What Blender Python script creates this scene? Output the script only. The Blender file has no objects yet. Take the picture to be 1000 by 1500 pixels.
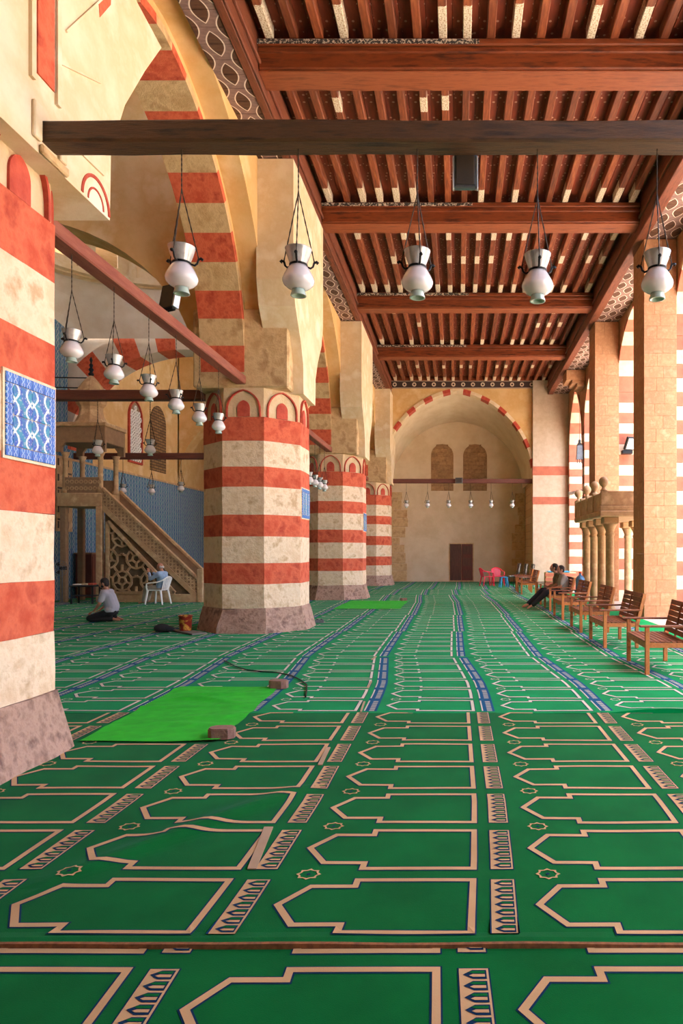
import bpy, bmesh, math, random
from mathutils import Vector, Matrix, noise as mnoise
R = math.radians
random.seed(7)
scene = bpy.context.scene
C = scene.collection

# ------------------------------------------------------------------ camera, sky, sun, exposure
VPX, HOR, F, EYE = 671.0, 808.0, 1000.0, 1.55          # measured vanishing point, focal length in px, eye height
cam_d = bpy.data.cameras.new('camera'); cam = bpy.data.objects.new('camera', cam_d); C.objects.link(cam)
cam_d.sensor_fit = 'AUTO'; cam_d.sensor_width = 36.0; cam_d.lens = 24.0
cam_d.shift_x = (500 - VPX) / 1500.0; cam_d.shift_y = (HOR - 750) / 1500.0
cam_d.clip_start = 0.05; cam_d.clip_end = 300
cam.location = (0, 0, EYE); cam.rotation_euler = (R(90), 0, 0)
scene.camera = cam

world = bpy.data.worlds.new('sky'); scene.world = world; world.use_nodes = True
wn = world.node_tree.nodes; wl = world.node_tree.links; wn.clear()
wo = wn.new('ShaderNodeOutputWorld'); wb = wn.new('ShaderNodeBackground'); ws = wn.new('ShaderNodeTexSky')
ws.sky_type = 'NISHITA'; ws.sun_disc = False; ws.sun_elevation = R(78); ws.sun_rotation = R(150)
ws.air_density = 1.0; ws.dust_density = 3.2; ws.ozone_density = 1.0
wl.new(ws.outputs[0], wb.inputs[0]); wl.new(wb.outputs[0], wo.inputs[0]); wb.inputs[1].default_value = 0.85

sun_d = bpy.data.lights.new('sun', 'SUN'); sun = bpy.data.objects.new('sun', sun_d); C.objects.link(sun)
sun_d.energy = 4.2; sun_d.angle = R(0.8); sun_d.color = (1.0, 0.91, 0.77)
sun.rotation_euler = Vector((0.16, 0.04, -0.97)).to_track_quat('-Z', 'Y').to_euler()
sun.location = (10, 0, 30)

vs = scene.view_settings
scene.display_settings.display_device = 'sRGB'
vs.view_transform = 'Standard'; vs.look = 'None'; vs.gamma = 1.0; vs.use_curve_mapping = False
vs.exposure = 1.58
try:
    scene.cycles.diffuse_bounces = 7; scene.cycles.max_bounces = 12
    scene.cycles.sample_clamp_indirect = 8.0
except Exception:
    pass

# ------------------------------------------------------------------ pixel helpers (a pixel gives a direction; depth comes from what the thing touches)
def fl(px, py, z=0.0):
    d = (EYE - z) * F / (py - HOR)
    return Vector(((px - VPX) * d / F, d, z))
def at(px, py, d):
    return Vector(((px - VPX) * d / F, d, EYE + (HOR - py) * d / F))

# ------------------------------------------------------------------ mesh builder
class MB:
    def __init__(s): s.v = []; s.f = []; s.m = []
    def add(s, vs_, fs, m=0):
        o = len(s.v); s.v += [tuple(p) for p in vs_]
        for f in fs: s.f.append(tuple(i + o for i in f)); s.m.append(m)
        return s
    def box(s, x0, x1, y0, y1, z0, z1, m=0):
        return s.add([(x0,y0,z0),(x1,y0,z0),(x1,y1,z0),(x0,y1,z0),(x0,y0,z1),(x1,y0,z1),(x1,y1,z1),(x0,y1,z1)],
                     [(0,3,2,1),(4,5,6,7),(0,1,5,4),(1,2,6,5),(2,3,7,6),(3,0,4,7)], m)
    def cbox(s, x0, x1, y0, y1, z0, z1, b=0.01, m=0):          # box with chamfered edges
        X, Y, Z = (x0, x1), (y0, y1), (z0, z1); vs_ = []; idx = {}
        sg = (1, -1)
        for i in (0, 1):
            for j in (0, 1):
                for k in (0, 1):
                    for ax in range(3):
                        p = [X[i], Y[j], Z[k]]
                        for a, q in enumerate((i, j, k)):
                            if a != ax: p[a] += sg[q] * b
                        idx[(i, j, k, ax)] = len(vs_); vs_.append(p)
        fs = []
        def g(i, j, k, ax): return idx[(i, j, k, ax)]
        for i in (0, 1): fs.append([g(i,0,0,0), g(i,1,0,0), g(i,1,1,0), g(i,0,1,0)])
        for j in (0, 1): fs.append([g(0,j,0,1), g(1,j,0,1), g(1,j,1,1), g(0,j,1,1)])
        for k in (0, 1): fs.append([g(0,0,k,2), g(1,0,k,2), g(1,1,k,2), g(0,1,k,2)])
        for i in (0, 1):
            for j in (0, 1): fs.append([g(i,j,0,0), g(i,j,1,0), g(i,j,1,1), g(i,j,0,1)])
        for i in (0, 1):
            for k in (0, 1): fs.append([g(i,0,k,0), g(i,1,k,0), g(i,1,k,2), g(i,0,k,2)])
        for j in (0, 1):
            for k in (0, 1): fs.append([g(0,j,k,1), g(1,j,k,1), g(1,j,k,2), g(0,j,k,2)])
        for i in (0, 1):
            for j in (0, 1):
                for k in (0, 1): fs.append([g(i,j,k,0), g(i,j,k,1), g(i,j,k,2)])
        return s.add(vs_, fs, m)
    def bar(s, p, q, w, h, up=(0,0,1), m=0):                   # rectangular bar from p to q, w across, h along up
        p = Vector(p); q = Vector(q); d = (q - p).normalized(); u = Vector(up)
        a = d.cross(u)
        if a.length < 1e-5: a = d.cross(Vector((1,0,0)))
        a.normalize(); b = a.cross(d).normalized(); a *= w / 2; b *= h / 2
        return s.add([p-a-b, p+a-b, p+a+b, p-a+b, q-a-b, q+a-b, q+a+b, q-a+b],
                     [(0,1,2,3),(7,6,5,4),(0,4,5,1),(1,5,6,2),(2,6,7,3),(3,7,4,0)], m)
    def prism(s, poly, axis, a0, a1, m=0, cap=True):           # poly in the plane normal to axis
        def P(u, v, a): return {'x': (a,u,v), 'y': (u,a,v), 'z': (u,v,a)}[axis]
        n = len(poly)
        vs_ = [P(u, v, a0) for u, v in poly] + [P(u, v, a1) for u, v in poly]
        fs = [(i, (i+1) % n, (i+1) % n + n, i + n) for i in range(n)]
        if cap: fs += [tuple(range(n))[::-1], tuple(range(n, 2*n))]
        return s.add(vs_, fs, m)
    def tube(s, pts, r, n=6, m=0, caps=True):
        pts = [Vector(p) for p in pts]; N = len(pts); rs = r if isinstance(r, (list, tuple)) else [r] * N
        vs_ = []; prev = None
        for i, p in enumerate(pts):
            d = (pts[min(i+1, N-1)] - pts[max(i-1, 0)]).normalized()
            if prev is None:
                a = d.cross(Vector((0,0,1)))
                if a.length < 1e-4: a = d.cross(Vector((0,1,0)))
            else: a = prev - d * prev.dot(d)
            a.normalize(); prev = a; b = d.cross(a)
            for k in range(n):
                t = 2 * math.pi * k / n; vs_.append(p + (a * math.cos(t) + b * math.sin(t)) * rs[i])
        fs = [(i*n+k, i*n+(k+1) % n, (i+1)*n+(k+1) % n, (i+1)*n+k) for i in range(N-1) for k in range(n)]
        if caps: fs += [tuple(range(n))[::-1], tuple(range((N-1)*n, N*n))]
        return s.add(vs_, fs, m)
    def lathe(s, prof, n=16, c=(0,0,0), m=0, caps=True, ph=0.0):
        vs_ = []
        for r, z in prof:
            for k in range(n):
                t = 2 * math.pi * k / n + ph; vs_.append((c[0] + r*math.cos(t), c[1] + r*math.sin(t), c[2] + z))
        N = len(prof)
        fs = [(i*n+k, i*n+(k+1) % n, (i+1)*n+(k+1) % n, (i+1)*n+k) for i in range(N-1) for k in range(n)]
        if caps: fs += [tuple(range(n))[::-1], tuple(range((N-1)*n, N*n))]
        return s.add(vs_, fs, m)
    def ball(s, c, r, n=10, k=7, m=0):
        rx, ry, rz = r if isinstance(r, (tuple, list)) else (r, r, r); vs_ = []
        for i in range(k + 1):
            a = -math.pi/2 + math.pi * i / k
            ca = max(math.cos(a), 0.02)
            for j in range(n):
                t = 2*math.pi*j/n; vs_.append((c[0]+rx*ca*math.cos(t), c[1]+ry*ca*math.sin(t), c[2]+rz*math.sin(a)))
        fs = [(i*n+j, i*n+(j+1) % n, (i+1)*n+(j+1) % n, (i+1)*n+j) for i in range(k) for j in range(n)]
        fs += [tuple(range(n))[::-1], tuple(range(k*n, (k+1)*n))]
        return s.add(vs_, fs, m)
    def capsule(s, p, q, r0, r1, n=10, m=0):
        p = Vector(p); q = Vector(q); d = (q - p); L = d.length; d = d.normalized() if L > 1e-6 else Vector((0,0,1))
        prof = []; pts = []
        for i in range(4):
            a = math.pi/2 * i / 4; pts.append(p - d * r0 * math.cos(a)); prof.append(max(r0 * math.sin(a), 0.001))
        pts.append(p); prof.append(r0); pts.append(q); prof.append(r1)
        for i in range(1, 5):
            a = math.pi/2 * i / 4; pts.append(q + d * r1 * math.sin(a)); prof.append(max(r1 * math.cos(a), 0.001))
        a = d.cross(Vector((0,0,1)))
        if a.length < 1e-3: a = d.cross(Vector((0,1,0)))
        a.normalize(); b = d.cross(a); vs_ = []
        for P_, r in zip(pts, prof):
            for k in range(n):
                t = 2*math.pi*k/n; vs_.append(P_ + (a*math.cos(t) + b*math.sin(t)) * r)
        N = len(pts)
        fs = [(i*n+k, i*n+(k+1) % n, (i+1)*n+(k+1) % n, (i+1)*n+k) for i in range(N-1) for k in range(n)]
        fs += [tuple(range(n))[::-1], tuple(range((N-1)*n, N*n))]
        return s.add(vs_, fs, m)
    def xf(s, M):
        s.v = [tuple(M @ Vector(p)) for p in s.v]; return s
    def jitter(s, amp, sc, seed=0.0):
        out = []
        for p in s.v:
            q = Vector(p) * sc + Vector((seed, seed*1.7, -seed))
            out.append((p[0] + amp*mnoise.noise(q), p[1] + amp*mnoise.noise(q + Vector((19.1,3.3,7.7))), p[2] + amp*0.5*mnoise.noise(q + Vector((5.2,31.3,11.1)))))
        s.v = out; return s
    def mesh(s, name, mats, smooth=False):
        me = bpy.data.meshes.new(name); me.from_pydata(s.v, [], s.f)
        if not isinstance(mats, (list, tuple)): mats = [mats]
        for a in mats: me.materials.append(a)
        if len(mats) > 1: me.polygons.foreach_set('material_index', s.m)
        bm = bmesh.new(); bm.from_mesh(me); bmesh.ops.recalc_face_normals(bm, faces=bm.faces[:]); bm.to_mesh(me); bm.free()
        if smooth: me.polygons.foreach_set('use_smooth', [True] * len(me.polygons))
        me.update(); return me
    def build(s, name, mats, parent=None, smooth=False, loc=None):
        return link(name, s.mesh(name, mats, smooth), parent, loc)

def link(name, me, parent=None, loc=None, rot=None):
    o = bpy.data.objects.new(name, me); C.objects.link(o)
    if parent is not None: o.parent = parent
    if loc is not None: o.location = loc
    if rot is not None: o.rotation_euler = rot
    return o
def tag(o, label, cat, group=None):
    o['label'] = label; o['category'] = cat
    if group: o['group'] = group
    return o
def thing(name, label, cat, loc=(0,0,0), rz=0.0, group=None):
    o = bpy.data.objects.new(name, None); C.objects.link(o); o.empty_display_size = 0.1
    o.location = loc; o.rotation_euler = (0, 0, rz)
    return tag(o, label, cat, group)
def struct(o, label=None):
    o['kind'] = 'structure'
    if label: o['label'] = label
    return o
def copy_tree(o, parent=None):
    c = o.copy(); C.objects.link(c); c.parent = parent
    for ch in list(o.children): copy_tree(ch, c)
    return c
def dup(o, loc, rz=None, label=None, group=None):
    c = copy_tree(o); c.location = loc
    if rz is not None: c.rotation_euler = (0, 0, rz)
    if label: c['label'] = label
    if group: c['group'] = group
    return c

# ------------------------------------------------------------------ materials
def lin(c):
    return tuple((x/255/12.92 if x/255 <= 0.04045 else ((x/255+0.055)/1.055)**2.4) for x in c) + (1.0,)
M = {}
def new_mat(name):
    m = bpy.data.materials.new(name); m.use_nodes = True; nt = m.node_tree; nt.nodes.clear()
    out = nt.nodes.new('ShaderNodeOutputMaterial'); b = nt.nodes.new('ShaderNodeBsdfPrincipled'); nt.links.new(b.outputs[0], out.inputs[0])
    M[name] = m; return m, nt, b
class NT:                                                       # terse node helpers
    def __init__(s, nt): s.nt = nt
    def n(s, t, **kw):
        x = s.nt.nodes.new(t)
        for k, v in kw.items(): setattr(x, k, v)
        return x
    def set(s, sock, v):
        if hasattr(v, 'is_output'): s.nt.links.new(v, sock)
        else: sock.default_value = v
    def math(s, op, a, b=0.0, c=None):
        x = s.n('ShaderNodeMath', operation=op); s.set(x.inputs[0], a); s.set(x.inputs[1], b)
        if c is not None: s.set(x.inputs[2], c)
        return x.outputs[0]
    def mix(s, f, a, b, mode='MIX'):
        x = s.n('ShaderNodeMix', data_type='RGBA', blend_type=mode); s.set(x.inputs[0], f); s.set(x.inputs[6], a); s.set(x.inputs[7], b); return x.outputs[2]
    def coord(s, kind): return s.n('ShaderNodeTexCoord').outputs[kind]
    def xyz(s, v):
        x = s.n('ShaderNodeSeparateXYZ'); s.set(x.inputs[0], v); return x.outputs
    def noise(s, v, scale, detail=3.0, rough=0.55):
        x = s.n('ShaderNodeTexNoise'); s.set(x.inputs['Vector'], v); x.inputs['Scale'].default_value = scale
        x.inputs['Detail'].default_value = detail; x.inputs['Roughness'].default_value = rough; return x.outputs[0]
    def ramp(s, f, stops):
        x = s.n('ShaderNodeValToRGB'); s.set(x.inputs[0], f); e = x.color_ramp.elements
        while len(e) < len(stops): e.new(0.5)
        for el, (p, c) in zip(e, stops): el.position = p; el.color = c
        return x.outputs[0]
    def scale(s, v, sc):
        x = s.n('ShaderNodeVectorMath', operation='MULTIPLY'); s.set(x.inputs[0], v); x.inputs[1].default_value = sc; return x.outputs[0]
    def bump(s, h, strength, dist=0.02):
        x = s.n('ShaderNodeBump'); x.inputs['Strength'].default_value = strength; x.inputs['Distance'].default_value = dist; s.set(x.inputs['Height'], h); return x.outputs[0]
def mat(name, c1, c2=None, sc=3.0, rough=0.85, bump=0.0, bsc=30.0, metal=0.0, stretch=(1,1,1), rnd=0.0, c3=None, lo=0.35, hi=0.68, spec=None, coat=0.0, trans=0.0):
    m, nt, b = new_mat(name); h = NT(nt); a = lin(c1)
    v = h.scale(h.coord('Object'), stretch)
    if c2 is not None or rnd:
        col = a
        if c2 is not None:
            stops = [(lo, a), (hi, lin(c2))]
            f = h.noise(v, sc, 5.0, 0.6)
            if c3 is not None: stops = [(lo, a), ((lo+hi)/2, lin(c2)), (hi, lin(c3))]
            col = h.ramp(f, stops)
        if rnd:
            ri = h.n('ShaderNodeObjectInfo').outputs['Random']
            g = h.math('MULTIPLY_ADD', ri, 2*rnd, 1.0-rnd)
            hs = h.n('ShaderNodeHueSaturation'); h.set(hs.inputs['Value'], g); h.set(hs.inputs['Color'], col); col = hs.outputs[0]
        h.set(b.inputs['Base Color'], col)
    else: b.inputs['Base Color'].default_value = a
    b.inputs['Roughness'].default_value = rough; b.inputs['Metallic'].default_value = metal
    if spec is not None: b.inputs['Specular IOR Level'].default_value = spec
    if coat: b.inputs['Coat Weight'].default_value = coat
    if trans: b.inputs['Transmission Weight'].default_value = trans
    if bump: h.set(b.inputs['Normal'], h.bump(h.noise(v, bsc, 4.0, 0.65), bump))
    return m
mat('red_paint', (186,72,42), (208,100,66), 4.0, 0.9, 0.5, 18, c3=(168,58,34))
mat('cream_paint', (216,186,148), (228,204,170), 5.0, 0.9, 0.8, 14, c3=(194,160,120))
mat('base_stone', (136,104,86), (178,143,120), 6.0, 0.95, 0.9, 14, c3=(116,86,72))
mat('stone_beige', (187,152,104), (207,175,129), 3.0, 0.92, 0.8, 12, c3=(169,132,87))
mat('plaster_cream', (226,206,172), (216,190,148), 1.6, 0.9, 0.35, 9, c3=(232,216,188))
mat('plaster_yellow', (218,182,126), (208,166,104), 1.2, 0.9, 0.25, 8, c3=(224,194,144))
mat('plaster_white', (218,208,194), (204,188,168), 1.5, 0.9, 0.2, 8)
mat('plaster_warm', (220,200,168), (206,182,146), 1.5, 0.9, 0.3, 8)
mat('block_stone', (188,138,98), (172,122,84), 5.0, 0.92, 0.5, 30, rnd=0.07, c3=(194,148,110))
mat('ablaq_cream', (204,184,158), (190,168,140), 4.0, 0.92, 0.4, 20, rnd=0.05)
mat('ablaq_pink', (186,108,80), (168,94,70), 4.0, 0.92, 0.4, 20, rnd=0.08)
mat('niche_stone', (202,173,130), (214,189,151), 4.0, 0.92, 0.6, 20)
mat('trim_red', (170,60,42), (196,86,62), 8.0, 0.9, 0.4, 30)
mat('dark_wood', (62,40,24), (88,58,32), 2.0, 0.5, 0.6, 12, stretch=(1,8,8), c3=(36,22,14))
mat('tie_red', (126,62,46), (148,84,62), 2.0, 0.75, 0.3, 14, stretch=(8,1,8))
mat('tie_brown', (88,42,30), (110,58,40), 2.0, 0.7, 0.3, 14, stretch=(1,8,8))
mat('beam_wood', (100,45,18), (128,60,25), 1.6, 0.5, 0.25, 14, stretch=(1,7,7), c3=(68,28,11), spec=0.4)
mat('beam_wood_lit', (126,62,32), (144,76,42), 1.6, 0.55, 0.25, 14, stretch=(1,7,7), c3=(108,50,24), spec=0.4)  # lighter copy of beam_wood, floor bounce on the undersides put into its colour
mat('fascia_wood', (98,47,26), (120,62,36), 1.6, 0.6, 0.25, 14, stretch=(7,1,7), c3=(76,35,19))
mat('black_metal', (24,22,22), None, rough=0.45, metal=0.6)
mat('grey_metal', (120,122,124), (96,98,100), 8, 0.4, metal=0.7)
mat('lamp_metal', (206,204,198), (176,172,164), 10, 0.25, metal=0.3, bump=0.05, bsc=40)
mat('lamp_glass', (220,214,212), (208,200,198), 3, 0.10, coat=0.5)
M['lamp_glass'].node_tree.nodes['Principled BSDF'].inputs['Subsurface Weight'].default_value = 0.7
M['lamp_glass'].node_tree.nodes['Principled BSDF'].inputs['Subsurface Scale'].default_value = 0.15
M['lamp_glass'].node_tree.nodes['Principled BSDF'].inputs['Subsurface Radius'].default_value = (1, 1, 1)
mat('lamp_foot', (160,178,164), None, rough=0.08, coat=0.5)
mat('chain', (64,50,36), None, rough=0.6, metal=0.5)
mat('bench_wood', (176,98,44), (196,118,58), 3, 0.5, 0.1, 20, stretch=(4,4,4), c3=(150,78,34), rnd=0.08)
mat('slat_wood', (128,66,36), (150,84,48), 3, 0.5, 0.1, 20, stretch=(8,1,8), c3=(106,52,30), rnd=0.12)
mat('red_plastic', (226,20,52), None, rough=0.35)
mat('white_plastic', (236,236,230), None, rough=0.4)
mat('blue_plastic', (20,150,190), None, rough=0.35)
mat('green_cloth', (28,186,18), (20,164,14), 9, 0.9, 0.3, 160)
mat('paver', (150,112,94), (126,90,76), 12, 0.9, 0.6, 60)
mat('minbar_stone', (196,164,122), (176,142,102), 3, 0.8, 0.3, 16, c3=(214,184,142))
mat('minbar_dark', (96,76,54), (120,96,70), 6, 0.8, 0.3, 24)
mat('minbar_brown', (140,110,82), (156,126,94), 8, 0.8, 0.4, 50)
mat('inlay_dark', (52,48,44), (74,58,40), 3, 0.6, rnd=0.4)
mat('cabinet_wood', (94,40,26), (116,54,34), 3, 0.5, 0.1, 10, stretch=(6,6,1))
mat('door_wood', (84,50,38), (104,66,50), 3, 0.7, 0.3, 10, stretch=(8,8,1), rnd=0.15)
mat('skin', (188,132,102), (176,118,90), 8, 0.6)
mat('hair_black', (26,20,18), (38,28,24), 30, 0.7, 0.5, 120)
mat('hair_grey', (186,178,170), None, rough=0.8)
mat('shirt_grey', (178,180,190), (166,168,178), 6, 0.9, 0.3, 14)
mat('shirt_blue', (150,172,196), (138,160,186), 6, 0.9, 0.3, 14)
mat('shirt_olive', (120,108,84), (104,94,72), 6, 0.9, 0.3, 14)
mat('shirt_stone', (172,164,152), (158,150,138), 6, 0.9, 0.3, 14)
mat('trousers_black', (28,26,30), (38,34,38), 6, 0.9, 0.3, 14)
mat('trousers_beige', (168,156,140), (150,138,122), 6, 0.9, 0.3, 14)
mat('carpet_edge', (146,92,48), (110,66,34), 40, 0.95)
mat('floor_stone', (176,160,144), (150,134,118), 3, 0.9, 0.3, 10)
mat('court_stone', (238,226,206), (224,208,184), 1.2, 0.85, 0.2, 6)
mat('bucket_red', (140,36,26), (204,150,58), 11, 0.4, lo=0.52, hi=0.58)
mat('window_dark', (60,50,40), None, rough=0.5)
mat('dark_cloth', (26,26,28), (40,36,34), 10, 0.9)
mat('water_blue', (90,150,210), None, rough=0.15)
mat('floral_dark', (54,46,44), (196,180,160), 26, 0.9, lo=0.5, hi=0.56)
mat('board_grey', (120,110,98), None, rough=0.8)
mat('infill_brick', (176,138,96), (146,110,74), 8, 0.95, 0.8, 20, rnd=0.15)

def brick_mat(name, c1, c2, mortar, w, hgt, plane='XZ', msize=0.02, bumpd=0.02):
    m, nt, b = new_mat(name); h = NT(nt); x, y, z = h.xyz(h.coord('Object'))
    cv = h.n('ShaderNodeCombineXYZ')
    h.set(cv.inputs[0], x if plane[0] == 'X' else y); h.set(cv.inputs[1], z)
    br = h.n('ShaderNodeTexBrick'); h.set(br.inputs['Vector'], cv.outputs[0])
    br.inputs['Color1'].default_value = lin(c1); br.inputs['Color2'].default_value = lin(c2); br.inputs['Mortar'].default_value = lin(mortar)
    br.inputs['Scale'].default_value = 1.0; br.inputs['Brick Width'].default_value = w; br.inputs['Row Height'].default_value = hgt
    br.inputs['Mortar Size'].default_value = msize; br.inputs['Bias'].default_value = 0.0
    nz = h.noise(h.coord('Object'), 6, 5)
    col = h.mix(0.35, br.outputs[0], h.ramp(nz, [(0.3, (0.5,0.5,0.5,1)), (0.7, (1,1,1,1))]), 'MULTIPLY')
    h.set(b.inputs['Base Color'], col); b.inputs['Roughness'].default_value = 0.92
    h.set(b.inputs['Normal'], h.bump(br.outputs[1], -0.6, bumpd)); return m
brick_mat('blind_infill', (186,146,96), (150,110,68), (96,70,44), 0.42, 0.16, 'XZ', 0.02)
brick_mat('blind_infill_y', (150,116,72), (120,88,52), (80,58,36), 0.42, 0.12, 'YZ', 0.02)
brick_mat('rough_wall', (212,178,132), (196,160,112), (170,136,96), 0.7, 0.36, 'XZ', 0.012)

def tile_mat(name, plane, s, c_blue=(58,110,190), c_teal=(70,170,180), c_white=(214,224,226)):
    # ogee lattice of pale stems on blue, flat print of a glazed tile panel
    m, nt, b = new_mat(name); h = NT(nt); x, y, z = h.xyz(h.coord('Object'))
    u = h.math('MULTIPLY', x if plane[0] == 'X' else y, 1.0/s); v = h.math('MULTIPLY', z, 1.0/(s*1.5))
    w = h.math('MULTIPLY', h.math('SINE', h.math('MULTIPLY', v, 2*math.pi)), 0.25)
    def fam(sgn):
        t = h.math('ADD', u, h.math('MULTIPLY', w, sgn)); f = h.math('SUBTRACT', h.math('FRACT', t), 0.5)
        return h.math('ABSOLUTE', f)
    d = h.math('MINIMUM', fam(1.0), fam(-1.0))
    vo = h.n('ShaderNodeTexVoronoi'); h.set(vo.inputs['Vector'], h.coord('Object')); vo.inputs['Scale'].default_value = 7.0/s
    d2 = h.math('SUBTRACT', d, h.math('MULTIPLY', vo.outputs[0], 0.09))
    line = h.math('LESS_THAN', d2, 0.022)
    spot = h.math('LESS_THAN', vo.outputs[0], 0.30)
    nz = h.noise(h.coord('Object'), 1.6/s, 2)
    base = h.ramp(nz, [(0.42, lin(c_blue)), (0.62, lin(c_teal))])
    base = h.mix(h.math('MULTIPLY', spot, 0.35), base, lin(c_white))
    col = h.mix(line, base, lin(c_white))
    h.set(b.inputs['Base Color'], col); b.inputs['Roughness'].default_value = 0.25; return m
tile_mat('tile_centre', 'YZ', 0.17, (14,84,170), (20,136,164), (190,214,214))
tile_mat('tile_border', 'YZ', 0.06, (24,92,176), (40,108,188), (140,182,210))
tile_mat('tile_wall', 'YZ', 0.24, (70,108,150), (84,134,152), (150,170,176))

def joist_mat():
    m, nt, b = new_mat('joist_wood'); h = NT(nt)
    g = h.xyz(h.coord('Generated')); o = h.coord('Object'); ri = h.n('ShaderNodeObjectInfo').outputs['Random']
    nz = h.noise(h.scale(o, (9, 1.2, 9)), 2.0, 5)
    wood = h.ramp(nz, [(0.3, lin((86,38,16))), (0.5, lin((122,58,26))), (0.7, lin((146,82,44)))])
    hs = h.n('ShaderNodeHueSaturation'); h.set(hs.inputs['Color'], wood); h.set(hs.inputs['Value'], h.math('MULTIPLY_ADD', h.math('FRACT', h.math('MULTIPLY', ri, 13.7)), 0.6, 0.7))
    def patch(mult, thr, c, w):
        r2 = h.math('FRACT', h.math('MULTIPLY', ri, mult)); on = h.math('GREATER_THAN', r2, thr)
        dd = h.math('ABSOLUTE', h.math('SUBTRACT', g[1], h.math('MULTIPLY_ADD', r2, 0.05, c)))
        return h.math('MULTIPLY', on, h.math('LESS_THAN', h.math('ADD', dd, h.math('MULTIPLY', nz, 0.012)), w))
    k = h.math('MAXIMUM', patch(5.3, 0.38, 0.89, 0.075), patch(17.9, 0.62, 0.47, 0.055))
    k = h.math('MAXIMUM', k, patch(29.3, 0.66, 0.18, 0.05))
    sp = h.ramp(h.noise(o, 40, 2), [(0.42, lin((176,146,112))), (0.52, lin((220,204,178)))])
    h.set(b.inputs['Base Color'], h.mix(k, hs.outputs[0], sp)); b.inputs['Roughness'].default_value = 0.6
    h.set(b.inputs['Normal'], h.bump(nz, 0.2)); return m
joist_mat()
def board_mat():                                                # red ceiling boards with small painted flecks
    m, nt, b = new_mat('ceiling_board'); h = NT(nt); o = h.coord('Object')
    wood = h.ramp(h.noise(h.scale(o, (6, 1, 6)), 2.0, 5), [(0.3, lin((106,42,20))), (0.7, lin((146,62,32)))])
    vo = h.n('ShaderNodeTexVoronoi'); h.set(vo.inputs['Vector'], o); vo.inputs['Scale'].default_value = 9.0
    k = h.math('LESS_THAN', vo.outputs[0], 0.20)
    h.set(b.inputs['Base Color'], h.mix(h.math('MULTIPLY', k, 0.75), wood, lin((206,160,130)))); b.inputs['Roughness'].default_value = 0.7; return m
board_mat()
def soffit_mat():                                               # printed pointed ovals with pale outlines, one repeat per plank pair
    m, nt, b = new_mat('soffit_paint'); h = NT(nt); o = h.coord('Object'); x, y, z = h.xyz(o)
    P = 0.62
    def oval(dx, dy):
        u = h.math('ABSOLUTE', h.math('ADD', x, dx))
        t = h.math('FRACT', h.math('ADD', h.math('MULTIPLY', y, 1.0/P), dy)); w = h.math('ABSOLUTE', h.math('SUBTRACT', t, 0.5))
        return h.math('ADD', h.math('MULTIPLY', u, 1/0.125), h.math('POWER', h.math('MULTIPLY', w, 1/0.40), 2.0))
    d = h.math('MINIMUM', oval(0.0, 0.0), h.math('MINIMUM', oval(0.25, 0.5), oval(-0.25, 0.5)))
    nz = h.noise(h.scale(o, (2, 6, 2)), 3, 4)
    ground = h.ramp(nz, [(0.3, lin((112,84,76))), (0.7, lin((150,118,106)))])
    dark = h.ramp(nz, [(0.3, lin((66,38,22))), (0.7, lin((98,62,36)))])
    col = h.mix(h.math('LESS_THAN', d, 1.0), ground, lin((226,206,186)))
    col = h.mix(h.math('LESS_THAN', d, 0.84), col, dark)
    h.set(b.inputs['Base Color'], col); b.inputs['Roughness'].default_value = 0.75; return m
soffit_mat()
def frieze_mat():
    m, nt, b = new_mat('frieze_paint'); h = NT(nt); x, y, z = h.xyz(h.coord('Object'))
    u = h.math('SUBTRACT', h.math('FRACT', h.math('MULTIPLY', x, 1/0.45)), 0.5)
    r = h.math('SQRT', h.math('ADD', h.math('POWER', h.math('MULTIPLY', u, 0.45), 2.0), h.math('POWER', z, 2.0)))
    k = h.math('LESS_THAN', h.math('ABSOLUTE', h.math('SUBTRACT', r, 0.07)), 0.026)
    e = h.math('GREATER_THAN', h.math('ABSOLUTE', z), 0.135)
    h.set(b.inputs['Base Color'], h.mix(h.math('MAXIMUM', k, h.math('MULTIPLY', e, 0.5)), lin((58,38,32)), lin((200,176,150)))); b.inputs['Roughness'].default_value = 0.8
frieze_mat()
def carpet_mats():
    for nm, a, c in (('carpet_green', (0,134,66), (0,118,56)), ('carpet_deep_shaded', (0,98,36), (0,84,28)), ('carpet_cream', (204,160,110), (186,142,94)), ('carpet_navy', (10,34,62), (16,44,74)), ('carpet_blue', (6,62,98), (12,74,110)), ('carpet_pale', (206,194,168), (190,176,148)), ('carpet_tan', (178,146,112), (160,130,98))):
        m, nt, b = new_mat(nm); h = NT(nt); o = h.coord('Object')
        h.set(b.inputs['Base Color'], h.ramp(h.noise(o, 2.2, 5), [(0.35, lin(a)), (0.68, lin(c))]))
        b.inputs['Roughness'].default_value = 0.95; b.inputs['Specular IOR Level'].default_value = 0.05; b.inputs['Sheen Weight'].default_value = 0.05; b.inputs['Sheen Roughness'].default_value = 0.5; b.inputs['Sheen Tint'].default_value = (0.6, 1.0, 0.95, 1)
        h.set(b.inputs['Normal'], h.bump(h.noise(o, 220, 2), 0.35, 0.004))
carpet_mats()
# ================================================================== STRUCTURE
Y_BACK, Y_END, Y_NICHE = -7.0, 31.5, 35.0
PIER_Y = [-3.77, 4.95, 13.88, 22.70, 31.55]; PX = -4.07; AP = 0.955        # left arcade piers (octagon apothem)
XQ = -12.8                                                                # qibla wall
Z_SOF, Z_XB, Z_JO, Z_BD = 8.75, 8.98, 9.40, 9.60                          # soffit, cross-beam bottom, joist bottom, boards
XL, XR = -3.08, 4.10                                                      # ceiling edge fascias
RX0, RX1, RX2 = 4.28, 5.03, 6.0                                           # right pilaster, right wall
RK = [15.73 + 5.65 * k for k in range(-4, 2)]                             # near faces of right pillars

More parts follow.
